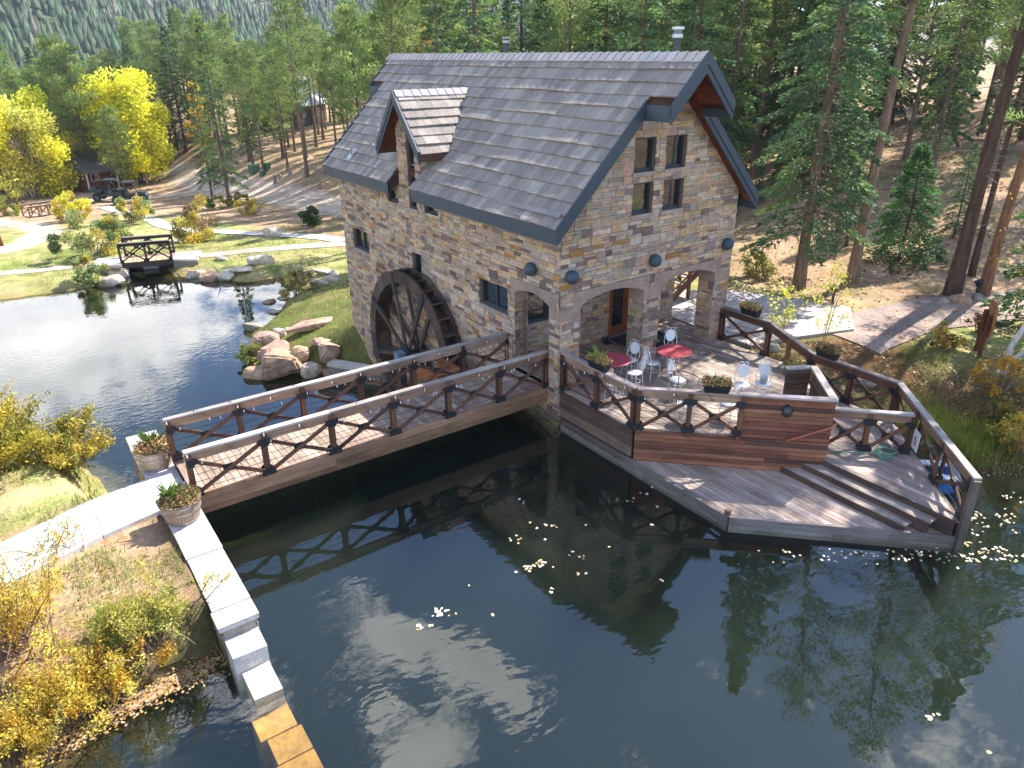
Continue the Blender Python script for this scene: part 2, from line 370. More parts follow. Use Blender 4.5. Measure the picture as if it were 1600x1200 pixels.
ROAD = [(22, 20), (17, 30)]+gpl([(530, 326), (480, 314), (410, 300), (340, 287), (285, 276), (262, 268)])
ROAD2 = gpl([(360, 294), (300, 300), (245, 308), (180, 312), (110, 305)])
TRACK = gpl([(-60, 340), (0, 350), (45, 350), (72, 361), (55, 376), (0, 394)])
PATH1 = [(-30, 40), (-16, 38.4), (-11.3, 37.9), (-7, 36.9), (-5.3, 36.2)]
PATH2 = [(-2.4, 34.4), (0, 33.9), (2.3, 33.4), (5, 32.6), (9, 31.3), (14, 29)]
PATH3 = gpl([(160, 324), (215, 336), (240, 345), (262, 357), (300, 361), (360, 364), (420, 367), (480, 370), (540, 377)])
TRAIL = [(9.5, -2.2), (13, -2.2), (16, -3.4), (20, -5), (27, -6), (34, -4), (42, 2)]
def pldist(P, x, y):
    d = np.full(np.shape(x), 1e9)
    for (ax, ay), (bx, by) in zip(P[:-1], P[1:]):
        ex, ey = bx-ax, by-ay; t = np.clip(((x-ax)*ex+(y-ay)*ey)/(ex*ex+ey*ey), 0, 1)
        d = np.minimum(d, np.hypot(x-ax-t*ex, y-ay-t*ey))
    return d
def ground_cols(x, y, z):
    n1 = fbm(x*.35, y*.35); n2 = fbm(x*1.3+9, y*1.3); n3 = fbm(x*.12+4, y*.12+8)
    grass = np.array(hexl('94935c')); green = np.array(hexl('748440')); dry = np.array(hexl('b8a67c')); dirt = np.array(hexl('b08f74')); litter = np.array(hexl('a58a70')); mud = np.array(hexl('4a4130')); bedc = np.array(hexl('23281d'))
    def mx(c, t, w_): return c*(1-w_[:, None])+np.array(t)[None]*w_[:, None]
    c = np.repeat(grass[None], len(x), 0)
    c = mx(c, green, sstep(-.1, .35, n1)*.8); c = mx(c, dry, sstep(-.05, .35, n2)*.65)
    fr = np.clip(sstep(10.5, 12.5, x*.93+y*.16)*sstep(-4, -2.5, y)+sstep(15, 19, x*.93+y*.16)+sstep(60, 66, y+.0*x)*1.0, 0, 1)          # forest floor
    c = mx(c, litter, fr*.95); c = mx(c, dirt, fr*sstep(-.05, .3, n1)*.8); c = mx(c, green*.8, fr*sstep(.15, .4, n2)*.5)
    lb = (1-sstep(-8, -6, x))*(1-sstep(6, 8, y))
    c = mx(c, dirt, lb*sstep(-.25, .15, n1+.3*n2-.3*sstep(1.2, 2.6, y)+.5*sstep(-2.8, -1.2, y)*(1-sstep(.3, 1.2, y)))*.9); c = mx(c, dry, lb*sstep(1.5, 3, y)*sstep(-.3, .1, n2)*.8)
    rs = sstep(5.5, 7, x)*(1-sstep(9.5, 12, x))*(1-sstep(0, 3, y))
    c = mx(c, hexl('5d5a34'), rs*.8); c = mx(c, hexl('6b4c3a'), rs*sstep(-.1, .25, n1)*.8)
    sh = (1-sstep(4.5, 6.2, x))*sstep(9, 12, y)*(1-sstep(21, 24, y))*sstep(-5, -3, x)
    c = mx(c, hexl('5b6330'), sh*.7); c = mx(c, hexl('7b6647'), sh*sstep(0, .3, n2)*.7)  # shade on the bank by the wheel, painted in as darker ground
    for P, zw in ((UP, 0), (LP, HL)):
        d = sdist(P, x, y)
        c = mx(c, mud if zw == 0 else np.array(hexl('8a7348')), (1-sstep(.15, .7, d))*(d > -.3)*.75)
        c = mx(c, bedc if zw == 0 else np.array(hexl('3a4232')), (1-sstep(-.4, -.05, d)))
    for P, wd in ((ROAD, 2.0), (ROAD2, 1.6), (TRACK, 1.3)):
        d = pldist(P, x, y)+.7*n2
        c = mx(c, hexl('c4b09c'), (1-sstep(wd*.7, wd*1.35, d))*.95)
    return c
def grid(name, xs, ys, hole=None):
    X, Y = np.meshgrid(xs, ys, indexing='ij'); Z = H(X.ravel(), Y.ravel()).reshape(X.shape)
    if hole is not None: Z = np.where(hole(X, Y), Z-1.2, Z)
    nx, ny = X.shape; I = np.arange(nx*ny).reshape(nx, ny)
    F = np.stack([I[:-1, :-1], I[1:, :-1], I[1:, 1:], I[:-1, 1:]], -1).reshape(-1, 4)
    V = np.stack([X, Y, Z], -1).reshape(-1, 3); 
    return V, F, ground_cols(V[:, 0], V[:, 1], V[:, 2])
def axis(segs):
    o = []
    for a, b, s in segs: o += list(np.arange(a, b-1e-6, s))
    return np.array(o+[segs[-1][1]])
xs = axis([(-420, -60, 30), (-60, -30, 5), (-30, -15, .75), (-15, 14, .17), (14, 26, .5), (26, 60, 1.2), (60, 120, 6), (120, 780, 60)])
ys = axis([(-60, -24, 6), (-24, -11, .6), (-11, 16, .17), (16, 62, .5), (62, 110, 1.5), (110, 200, 9), (200, 900, 50)])
V, F, cols = grid('ground', xs, ys)
ground = mesh_np('ground', V, F, cols, M['ground'], smooth=True, dom='POINT'); tag(ground, kind='structure')

def sheet(name, P, z, m):
    mb = MB(); mb.poly([(x, y, z) for x, y in P], (.1, .1, .1)); return tag(mb.build(name, m), kind='structure')
mb = MB(); mb.box((-24, -24, -2.3), (16, 2.55, 0.0), (.1, .1, .1)); tag(mb.build('mill_pond', M['water']), kind='structure')
sheet('lower_pond', [(-40, 2.9), (3, 2.9), (3, 42), (-40, 42)], HL, M['lower'])
def ribbon(name, P, wd, m, col, lift=.03, step=.5, flat=False, edge=.12, thick=0):
    pts = []
    for (ax, ay), (bx, by) in zip(P[:-1], P[1:]):
        n = max(1, int(math.hypot(bx-ax, by-ay)/step))
        pts += [(ax+(bx-ax)*i/n, ay+(by-ay)*i/n) for i in range(n)]
    pts.append(P[-1]); q = np.array(pts)
    for _ in range(6): q[1:-1] = .5*q[1:-1]+.25*(q[:-2]+q[2:])
    t = np.gradient(q, axis=0); t /= np.linalg.norm(t, axis=1)[:, None]; nr = np.stack([-t[:, 1], t[:, 0]], 1)
    K = 5; mb = MB(); rows = []
    for i in range(len(q)):
        e = wd/2*(1+edge*float(fbm(np.array([q[i, 0]*.8]), np.array([q[i, 1]*.8]))[0]))
        row = [(q[i, 0]+nr[i, 0]*e*s, q[i, 1]+nr[i, 1]*e*s) for s in np.linspace(-1, 1, K)]
        zr = [H1(*r) for r in row]; zc = max(zr) if flat else None
        rows.append([(r[0], r[1], (zc if flat else z_)+lift) for r, z_ in zip(row, zr)])
    for i in range(len(q)-1):
        for k in range(K-1): mb.poly([rows[i][k], rows[i+1][k], rows[i+1][k+1], rows[i][k+1]][::-1], jit(col, .04, .01))
        if thick:
            for k in (0, K-1):
                a, b = rows[i][k], rows[i+1][k]; mb.poly([a, b, (b[0], b[1], b[2]-thick), (a[0], a[1], a[2]-thick)], col)
    return tag(mb.build(name, m, smooth=False), kind='structure')
ribbon('footpath', PATH1, 1.3, M['ground'], hexl('b5a79a'))
ribbon('footpath', PATH2, 1.3, M['ground'], hexl('b5a79a'))
ribbon('pavement', PATH3, 1.25, M['conc'], hexl('c9c6c2'), edge=.03, lift=.05)
ribbon('gravel_path', TRAIL, 2.6, M['ground'], hexl('9e8c82'), lift=.035)
# concrete walk to the bridge, with joints
mb = MB(); wp = [((-9.62, 2.15), (-9.62, .72)), ((-10.75, 1.95), (-10.75, .45)), ((-12.4, 1.32), (-12.45, -.16)), ((-14.2, .3), (-14.4, -1.2)), ((-17, -1.4), (-17.2, -2.9))]
for (a, b), (c_, d_) in zip(wp[:-1], wp[1:]):
    z0, z1 = .66, .78
    f = lambda p, z: (p[0], p[1], z)
    e = .006
    A, B, Cc, D = [Vector((*p, 0)) for p in (a, b, c_, d_)]; t = (Cc-A).normalized()*e
    A += t; B += t; Cc -= t; D -= t
    mb.hexa([(*B.xy, z0-.4), (*D.xy, z0-.4), (*A.xy, z0-.4), (*Cc.xy, z0-.4), (*B.xy, z1), (*D.xy, z1), (*A.xy, z1), (*Cc.xy, z1)], jit(hexl('d2d0cc'), .03, .01))
tag(mb.build('pavement', M['conc']), kind='structure')
# patio slab beyond the terrace
mb = MB(); pt = [(6.55, 2.0), (6.55, -1.0), (7.6, -1.15), (10.3, -2.0), (12.2, -.7), (10.5, 3.0), (8.6, 4.4), (6.9, 4.2)]
mb.poly([(x, y, 1.085) for x, y in pt], hexl('b7aca4'))
for (ax, ay), (bx, by) in zip(pt, pt[1:]+pt[:1]): mb.poly([(bx, by, 1.085), (ax, ay, 1.085), (ax, ay, .3), (bx, by, .3)], hexl('a2988f'))
tag(mb.build('patio', M['conc']), kind='structure')

# ------------------------------------------------------------------ mountains and their woods
def az_pt(azd, dist): a = rad(azd); return CAM[0]+dist*math.sin(a), CAM[1]+dist*math.cos(a)
def mount_h(azd, dist):
    # elevation profile by bearing (deg clockwise from +Y): a flank falling to the right and a higher wall behind it
    c1 = np.interp(azd, [-30, -8, 0, 8, 16, 24, 34, 60, 80], [130, 122, 112, 96, 78, 56, 36, 24, 20])
    z = c1*sstep(330, 900, dist)**.9
    c2 = np.interp(azd, [-30, 0, 12, 20, 27, 31, 34, 40, 60, 80], [180, 175, 160, 135, 95, 70, 55, 40, 40, 35])
    z = z+np.maximum(0, c2*sstep(950, 1700, dist)-0)
    x = CAM[0]+dist*np.sin(np.radians(azd)); y = CAM[1]+dist*np.cos(np.radians(azd))
    rough = fbm(x*.006, y*.006, 5)*46*sstep(380, 700, dist)+fbm(x*.03, y*.03, 4)*9*sstep(380, 600, dist)
    return z-4+rough
azs = np.arange(-14, 86, .8); ds = np.array(list(np.arange(230, 1000, 14))+list(np.arange(1000, 1900, 30)))
A, D = np.meshgrid(azs, ds, indexing='ij'); Z = mount_h(A.ravel(), D.ravel()).reshape(A.shape)
Xm = CAM[0]+D*np.sin(np.radians(A)); Ym = CAM[1]+D*np.cos(np.radians(A)); I = np.arange(A.size).reshape(A.shape)
F = np.stack([I[:-1, :-1], I[:-1, 1:], I[1:, 1:], I[1:, :-1]], -1).reshape(-1, 4); V = np.stack([Xm, Ym, Z], -1).reshape(-1, 3)
cc_ = V; k = sstep(-.05, .35, fbm(cc_[:, 0]*.02, cc_[:, 1]*.02))
mc = np.array(hexl('465233'))[None]*(1-k[:, None])+np.array(hexl('9a8d80'))[None]*k[:, None]
tag(mesh_np('mountain', V, F, mc, M['ground'], smooth=True, dom='POINT'), kind='structure')
rs_ = np.random.RandomState(3)
def rocky(x, y): return fbm(x*.011+2, y*.011, 4)
n = 42000; a_ = rs_.uniform(-4, 50, n); d_ = 330+1400*rs_.rand(n)**.8
x_ = CAM[0]+d_*np.sin(np.radians(a_)); y_ = CAM[1]+d_*np.cos(np.radians(a_)); z_ = mount_h(a_, d_)
keep = (rocky(x_, y_) < .26)|(rs_.rand(n) < .12); keep &= (d_ < 1000)|(rs_.rand(n) < .75)
x_, y_, z_ = x_[keep], y_[keep], z_[keep]; n = len(x_)
h_ = rs_.uniform(7, 15, n); r_ = h_*rs_.uniform(.14, .22, n); ro = rs_.uniform(0, 6.28, n)
K = 6; tiers = ((0.02, 1.0, .62), (.34, .74, 1.0)); Vs = []; Fs = []; Cs = []; base = 0
g0 = np.array(hexl('42583a'))
tint = g0[None]*rs_.uniform(.6, 1.35, (n, 1))*(1+rs_.uniform(-.1, .1, (n, 3)))
dead = rs_.rand(n) < .05; tint[dead] = np.array(hexl('7d7468'))
for (zb, rr, zt) in tiers:
    ring = np.stack([np.stack([x_+r_*rr*np.cos(ro+6.283*j/K)*(1+.3*np.sin(ro*7+j*2.3)), y_+r_*rr*np.sin(ro+6.283*j/K), z_+h_*zb-.25*r_*np.cos(ro*5+j*1.7)], -1) for j in range(K)], 1)
    apex = np.stack([x_, y_, z_+h_*zt], -1)[:, None]
    Vs.append(np.concatenate([ring, apex], 1).reshape(-1, 3)); b = base+np.arange(n)[:, None]*(K+1)
    f = np.stack([np.stack([b[:, 0]+j, b[:, 0]+(j+1) % K, b[:, 0]+K], -1) for j in range(K)], 1).reshape(-1, 3); Fs.append(f); base += n*(K+1)
    Cs.append(np.repeat(tint, K, 0)*np.tile(rs_.uniform(.8, 1.2, K), n)[:, None])
ff = mesh_np('far_forest', np.concatenate(Vs), np.concatenate(Fs), np.concatenate(Cs), M['needle'], nper=3)
tag(ff, 'distant conifer forest covering the hazy mountainside', 'forest', kind='stuff')
# ------------------------------------------------------------------ the stone mill
STONES = [(hexl('b39a7c'), 5), (hexl('bfa688'), 5), (hexl('a89b8f'), 5), (hexl('9a9088'), 4), (hexl('8c7c78'), 4.5), (hexl('7a6a68'), 3.4), (hexl('b3988a'), 4), (hexl('b5aa9f'), 6), (hexl('6f605c'), .9), (hexl('a67d52'), .8), (hexl('8f6548'), .25), (hexl('c2b3a0'), 4)]
_sw = [s_[1] for s_ in STONES]
MORTAR = hexl('857b70')
def clip_poly(P, a, b, c):                    # keep a*u+b*v<=c
    o = []
    for i in range(len(P)):
        p, q = P[i], P[(i+1) % len(P)]; dp = a*p[0]+b*p[1]-c; dq = a*q[0]+b*q[1]-c
        if dp <= 0: o.append(p)
        if (dp < 0 < dq) or (dq < 0 < dp):
            t = dp/(dp-dq); o.append((p[0]+(q[0]-p[0])*t, p[1]+(q[1]-p[1])*t))
    return o
def rect_minus(R, holes):
    out_ = [R]
    for (a, b, c, d) in holes:                # u0,u1,v0,v1
        nx = []
        for (e, f, g, h) in out_:
            if a >= f or b <= e or c >= h or d <= g: nx.append((e, f, g, h)); continue
            if a > e: nx.append((e, a, g, h))
            if b < f: nx.append((b, f, g, h))
            x0, x1 = max(e, a), min(f, b)
            if c > g: nx.append((x0, x1, g, c))
            if d < h: nx.append((x0, x1, d, h))
        out_ = nx
    return out_
def stone_wall(mb, fn, u0, u1, v0, v1, holes=(), lines=(), seed=1, back=True, k=1.0):
    """fn(u,v,d)->point. ashlar courses of random stones between u0..u1, v0..v1; lines = half planes a*u+b*v<=c"""
    r = random.Random(seed)
    if back:
        us = sorted({u0, u1, *[x for h in holes for x in h[:2] if u0 < x < u1]}); vs = sorted({v0, v1, *[x for h in holes for x in h[2:] if v0 < x < v1]})
        for a, b in zip(us[:-1], us[1:]):
            for c, d in zip(vs[:-1], vs[1:]):
                mu, mv = (a+b)/2, (c+d)/2
                if any(h[0] < mu < h[1] and h[2] < mv < h[3] for h in holes): continue
                P = [(a, c), (b, c), (b, d), (a, d)]
                for l in lines: P = clip_poly(P, *l)
                if len(P) > 2: mb.poly([fn(u, v, 0) for u, v in P], MORTAR)
    v = v0; g = .0045
    while v < v1-.01:
        bh = r.choice((.1, .13, .15, .18, .2, .23)); bh = min(bh, v1-v)
        if v1-v-bh < .07: bh = v1-v
        u = u0-r.uniform(0, .25)
        while u < u1:
            wd = r.uniform(.26, .66)
            if r.random() < .55 and bh > .12:
                cut = r.choice((.35, .5, .62)); subs = [(v, v+bh*cut), (v+bh*cut, v+bh)]
                if bh > .21 and r.random() < .5: subs = [(v, v+bh/3), (v+bh/3, v+bh*2/3), (v+bh*2/3, v+bh)]
            else: subs = [(v, v+bh)]; wd *= .72
            for (a, b) in subs:
                off = 0
                sw = wd; parts = [(u, u+wd)]
                if len(subs) > 1 and wd > .42 and r.random() < .45:
                    m_ = u+wd*r.uniform(.35, .65); parts = [(u, m_), (m_, u+wd)]
                for (e, f) in parts:
                    col = r.choices(STONES, _sw)[0][0]
                    thin = (b-a) < .1
                    if thin and r.random() < .6: col = r.choice(STONES[:4]+STONES[7:8])[0]
                    kk = r.uniform(.88, 1.12)*k; col = tuple(x*kk*r.uniform(.95, 1.05)*w_ for x, w_ in zip(col, (1.07, .97, .87)))
                    d = r.uniform(.008, .038)
                    wx_, wy_, wz_ = fn((e+f)/2, (a+b)/2, 0)
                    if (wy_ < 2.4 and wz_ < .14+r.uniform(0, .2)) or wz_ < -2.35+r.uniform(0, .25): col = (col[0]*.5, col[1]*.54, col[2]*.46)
                    for (ra, rb, rc, rd) in rect_minus((max(e+g, u0), min(f-g, u1), a+g, b-g), holes):
                        if rb-ra < .02 or rd-rc < .015: continue
                        P = [(ra, rc), (rb, rc), (rb, rd), (ra, rd)]
                        for l in lines: P = clip_poly(P, *l)
                        if len(P) < 3: continue
                        t = [r.uniform(-.006, .006) for _ in P]
                        F_ = [fn(uu, vv, d+tt) for (uu, vv), tt in zip(P, t)]; B_ = [fn(uu, vv, -.002) for uu, vv in P]
                        mb.poly(F_, col)
                        for i in range(len(P)):
                            j = (i+1) % len(P); mb.poly([B_[i], B_[j], F_[j], F_[i]], tuple(x*.9 for x in col))
            u += wd
        v += bh
NAVY = hexl('3a444f'); NAVY2 = hexl('2f3842'); BAND = hexl('a08a7c'); RED = hexl('6e3a26'); CEDAR = hexl('7a4426')
MW, ML = 6.4, 13.28
mill = thing('stone_mill', 'stone mill house with grey tiled gable roof and navy trim between the two ponds', 'building', (3.2, 6.6, 0))
RS = (9.017-5.38)/(3.2+.381)                  # roof slope
def rz(x): x = min(x, MW-x); return 5.38+RS*(x+.381)
def roofz(x): return rz(x)-.24                # underside
wall = MB()
fy0 = lambda u, v, d: (u, -d, v)
gl_ = [(-RS, 1, roofz(0)), (RS, 1, roofz(0)+RS*MW)]
GW = [(2.25, 2.99, 6.36, 7.18), (3.35, 4.10, 6.36, 7.17), (2.25, 2.99, 5.31, 6.09), (3.35, 4.11, 5.30, 6.08)]
gh = [(a, b, c-.1, d) for a, b, c, d in GW]+[(.43, 5.98, 3.22, 3.64), (.65, 2.93, 0, 3.23), (3.54, 5.77, 0, 3.23), (-.1, .66, 2.93, 3.225), (2.92, 3.55, 2.93, 3.225), (5.76, 6.5, 2.93, 3.225)]
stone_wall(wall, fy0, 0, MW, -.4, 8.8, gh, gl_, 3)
fx0 = lambda u, v, d: (-d, u, v)
LW = [(11.05, 12.42, 2.43, 3.18), (7.11, 7.74, 2.35, 3.18), (2.24, 3.68, 2.50, 3.25), (5.85, 6.70, 4.62, 5.02), (8.45, 9.26, 4.62, 5.02), (10.7, 11.4, 4.62, 5.02)]
LW = LW[:5]
DY0, DY1, DYC = 6.84, 8.28, 7.55
DW = (7.17, 7.66, 4.62, 7.05)
lh = [(a, b, c-(.1 if i in (0, 2) else 0), d) for i, (a, b, c, d) in enumerate(LW)]+[(.12, 2.12, 3.22, 3.64), (.4, 1.92, .97, 3.23), (-.1, .405, 2.93, 3.225), (1.92, 2.12, 2.93, 3.225), DW]
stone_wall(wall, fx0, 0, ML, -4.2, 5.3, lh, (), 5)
# the dormer's face carries the wall up through the eave
stone_wall(wall, fx0, DY0, DY1, 5.3, 7.9, [DW], [(-1.145, 1, 7.85-1.145*DYC), (1.145, 1, 7.85+1.145*DYC)], 8)
for s_, yy in ((-1, DY0), (1, DY1)):
    stone_wall(wall, (lambda u, v, d, s_=s_, yy=yy: (u, yy+s_*d, v)) if s_ < 0 else (lambda u, v, d, yy=yy: (u, yy+d, v)), 0, 1.9, 5.0, 7.05, (), (), 9+s_)
# far gable and back wall, plain but real
stone_wall(wall, lambda u, v, d: (MW-u, ML+d, v), 0, MW, -3, 8.8, (), gl_, 12)
stone_wall(wall, lambda u, v, d: (MW+d, u, v), 2.1, ML, -2, 5.3, (), (), 13)
# pillars of the porch (inner faces) and the porch back wall
def pillar_faces(x0, x1, y0, y1, z0, z1, sd, skip=()):
    hz = [(-9, 99, 2.93, 3.225)]
    if 'r' not in skip: stone_wall(wall, lambda u, v, d: (x1+d, u, v), y0, y1, z0, z1, hz, (), sd)
    if 'l' not in skip: stone_wall(wall, lambda u, v, d: (x0-d, u, v), y0, y1, z0, z1, hz, (), sd+1)
    if 'b' not in skip: stone_wall(wall, lambda u, v, d: (u, y1+d, v), x0, x1, z0, z1, hz, (), sd+2)
pillar_faces(0, .65, 0, .4, .9, 3.24, 21, 'l'); pillar_faces(2.93, 3.54, 0, .55, 1.0, 3.24, 25); pillar_faces(5.77, 6.4, 0, .55, 1.0, 3.24, 29)
DOOR = (3.62, 5.08, 1.09, 3.25); PW = (.55, 1.95, 2.15, 3.1)
stone_wall(wall, lambda u, v, d: (u, 2.1-d, v), 0, MW, 1.0, 3.9, [DOOR, PW], (), 33)
stone_wall(wall, lambda u, v, d: (.4+d, u, v), 1.92, 2.1, .97, 3.7, (), (), 35, k=.9)
# inner skins so that nothing is paper thin: back of the porch beam, right side wall over the side arch
wall.box((0.02, .40, 3.62), (MW-.02, .44, 3.95), BAND); wall.box((.40, .44, 3.62), (.44, 2.09, 3.95), BAND)
stone_wall(wall, lambda u, v, d: (MW+d, u, v), 0, 2.1, 3.64, 5.3, (), (), 37)
wall.box((MW-.42, .55, 3.25), (MW+.01, 2.1, 3.66), BAND)
def reveal(fn, h, dep=.17, col=hexl('7d6c5c')):
    a, b, c, d = h; q = [(a, c), (b, c), (b, d), (a, d)]
    for i in range(4):
        (u, v), (u2, v2) = q[i], q[(i+1) % 4]; wall.poly([fn(u, v, 0), fn(u2, v2, 0), fn(u2, v2, -dep), fn(u, v, -dep)], col)
for h in GW: reveal(fy0, h)
for h in LW+[DW]: reveal(fx0, h)
walls = wall.build('wall', M['stone'], mill)
# arch bands and capitals: smooth cast stone
def arch_band(mb, fn, u0, u1, a0, a1, zs, rise, zt, dep, proud=.02):
    K = 18; top = []; bot = []
    for i in range(K+1):
        t = i/K; u = a0+(a1-a0)*t; s_ = 2*t-1; bot.append((u, zs+rise*(1-s_*s_)))
    prof = [(u0, zs)]+bot+[(u1, zs)]
    for i in range(len(prof)-1):
        (ua, va), (ub, vb) = prof[i], prof[i+1]
        mb.poly([fn(ua, va, proud), fn(ub, vb, proud), fn(ub, zt, proud), fn(ua, zt, proud)], BAND)
        mb.poly([fn(ua, va, -dep), fn(ua, zt, -dep), fn(ub, zt, -dep), fn(ub, vb, -dep)], BAND)
        mb.poly([fn(ua, va, -dep), fn(ub, vb, -dep), fn(ub, vb, proud), fn(ua, va, proud)], BAND)
    for (ua, ub) in ((u0, u1),):
        mb.poly([fn(ua, zt, proud), fn(ub, zt, proud), fn(ub, zt, -.02), fn(ua, zt, -.02)], BAND)
    for ua in (u0, u1): mb.poly([fn(ua, zs, proud), fn(ua, zt, proud), fn(ua, zt, -.02), fn(ua, zs, -.02)], BAND)
    for ua in (u0+.12, u0+.2, u1-.12, u1-.2):          # tie holes
        for vb in (zs+.14, zs+.24):
            p = [fn(ua+x*.018, vb+z*.018, proud+.003) for x, z in ((-1, -1), (1, -1), (1, 1), (-1, 1))]; mb.poly(p, hexl('7d6a5f'))
for a in ((.43, 3.09, .65, 2.93), (3.27, 5.99, 3.54, 5.77)):
    mb = MB(); arch_band(mb, fy0, a[0], a[1], a[2], a[3], 3.222, .235, 3.625, .40); mb.build('arch', M['conc'], mill)
mb = MB(); stone_wall(mb, fy0, 3.09, 3.27, 3.222, 3.64, (), (), 41); mb.build('keystone', M['stone'], mill)
mb = MB(); stone_wall(mb, fy0, 0, .43, 3.222, 3.64, (), (), 42); stone_wall(mb, fx0, 0, .12, 3.222, 3.64, (), (), 44); mb.build('corner_stones', M['stone'], mill)
mb = MB(); stone_wall(mb, fy0, 5.99, 6.4, 3.222, 3.64, (), (), 43); mb.build('corner_stones', M['stone'], mill)
mb = MB(); arch_band(mb, fx0, .12, 2.10, .4, 1.92, 3.222, .2, 3.625, .40); mb.build('arch', M['conc'], mill)
for (x0, x1, y1) in ((-.018, .668, .42), (2.912, 3.558, .57), (5.752, 6.418, .57)):
    mb = MB(); mb.box((x0, -.018, 2.93), (x1, y1, 3.221), BAND)
    mb.build('capital', M['conc'], mill)
mb = MB(); mb.box((-.018, 1.922, 2.93), (.40, 2.10, 3.221), BAND); mb.build('capital', M['conc'], mill)
# porch ceiling
mb = MB()
for i in range(40): mb.box((i*.16+.005, .42, 3.90), (i*.16+.155, 2.1, 3.94), jit(CEDAR, .2))
mb.build('porch_ceiling', M['wood'], mill)
# windows
def window(fn, h, panes=1, sill=True, dep=.13, fr=.055, frc=NAVY2, sillh=.1):
    a, b, c, d = h; mb = MB()
    def bar(u0, u1, v0, v1, d0, d1):
        P = [fn(u, v, dd) for dd in (d0, d1) for v in (v0, v1) for u in (u0, u1)]; mb.hexa(P, frc)
    bar(a, a+fr, c, d, -dep-.05, -dep+.03); bar(b-fr, b, c, d, -dep-.05, -dep+.03); bar(a+fr, b-fr, c, c+fr*1.25, -dep-.05, -dep+.03); bar(a+fr, b-fr, d-fr, d, -dep-.05, -dep+.03)
    for i in range(1, panes):
        m_ = a+(b-a)*i/panes; bar(m_-fr*.55, m_+fr*.55, c+fr*1.25, d-fr, -dep-.05, -dep+.025)
    f = mb.build('window', M['paint'], mill)
    for i in range(panes):
        g = MB(); u0, u1 = a+(b-a)*i/panes+fr*.5, a+(b-a)*(i+1)/panes-fr*.5
        g.hexa([fn(u, v, dd) for dd in (-dep-.03, -dep-.015) for v in (c+fr, d-fr*.7) for u in (u0, u1)], (.02, .02, .02)); g.build('pane', M['glass'], f)
    if sill:
        s_ = MB(); s_.hexa([fn(u, v, dd) for dd in (-.16, .05) for v in (c-sillh, c-.004) for u in (a-.04, b+.04)], hexl('a8968a')); s_.build('sill', M['conc'], f)
    return f
for h in GW: window(fy0, h)
window(fx0, LW[0], 2); window(fx0, LW[1], 1, False); window(fx0, LW[2], 2)
for h in LW[3:]: window(fx0, h, 1, False)
fback = lambda u, v, d: (u, 2.1-d, v)
window(fback, PW, 2, True, dep=.1)
# door: two glazed cedar leaves
mb = MB(); a, b, c, d = DOOR
def fb(u0, u1, v0, v1, d0, d1): mb.hexa([fback(u, v, dd) for dd in (d0, d1) for v in (v0, v1) for u in (u0, u1)], jit(hexl('8a4a28'), .12))
for (u0, u1) in ((a, a+.07), (b-.07, b)): fb(u0, u1, c, d, -.15, .02)
fb(a+.07, b-.07, d-.07, d, -.15, .02)
doorf = mb.build('door_frame', M['wood'], mill)
mid = (a+b)/2
for (u0, u1, hs) in ((a+.075, mid-.004, mid-.09), (mid+.004, b-.075, mid+.09)):
    mb = MB()
    for q in ((u0, u0+.11, c, d-.075), (u1-.11, u1, c, d-.075), (u0+.11, u1-.11, c, c+.26), (u0+.11, u1-.11, d-.2, d-.075)): fb(*q, -.1, -.045)
    dr = mb.build('door', M['wood'], mill)
    g = MB(); g.hexa([fback(u, v, dd) for dd in (-.08, -.065) for v in (c+.26, d-.2) for u in (u0+.11, u1-.11)], (.02,)*3); g.build('pane', M['glass'], dr)
    g = MB(); g.tube([fback(hs, 1.95, -.03), fback(hs, 1.95, .02), fback(hs, 2.2, .02), fback(hs, 2.2, -.03)], .012, 6, (.03, .03, .03)); g.build('handle', M['black'], dr)
# wall lamps: dark domes
def wall_lamp(p, n):
    mb = MB(); n = Vector(n); c_ = Vector(p)+n*.10; mb.ball(c_, .175, hexl('3c4956'), 20, 12); lo = mb.build('wall_lamp', M['paint'], mill, True)
    mb = MB(); mb.tube([Vector(p)+n*.0, Vector(p)+n*.06], .09, 12, hexl('30363c')); mb.build('bracket', M['black'], lo)
for x_, z_ in ((.27, 4.07), (3.13, 4.03), (6.04, 4.05)): wall_lamp((x_, -.03, z_), (0, -1, 0))
wall_lamp((-.03, 1.06, 4.08), (-1, 0, 0))

# roof ------------------------------------------------------------
EX, OY, OY2, XS = .381, .345, 1.22, 2.18
TILES = [hexl('8b837e'), hexl('938b86'), hexl('837b77'), hexl('978f88'), hexl('8d837f'), hexl('9c938c')]
mb = MB(); th = .2
for s_ in (0, 1):
    X = (lambda x: x) if s_ == 0 else (lambda x: MW-x)
    for (x0, x1, y0, y1, o) in ((-EX, .012, -OY, DY0+.02, 0), (-EX, .012, DY1-.02, ML+OY, 0), (.012, 3.2, -OY, ML+OY, 0), (XS, 3.2, -OY2, -OY, 0), (XS, 3.2, ML+OY, ML+OY2, 0)):
        if s_ == 1 and x1 == .012:
            if y0 > 0: continue
            y1 = ML+OY
        P = [(X(x), y, rz(x)-t) for t in (th, .03) for y in (y0, y1) for x in (x0, x1)]
        mb.hexa(P, hexl('4a2a1e'))
deckr = mb.build('roof', M['wood'], mill)
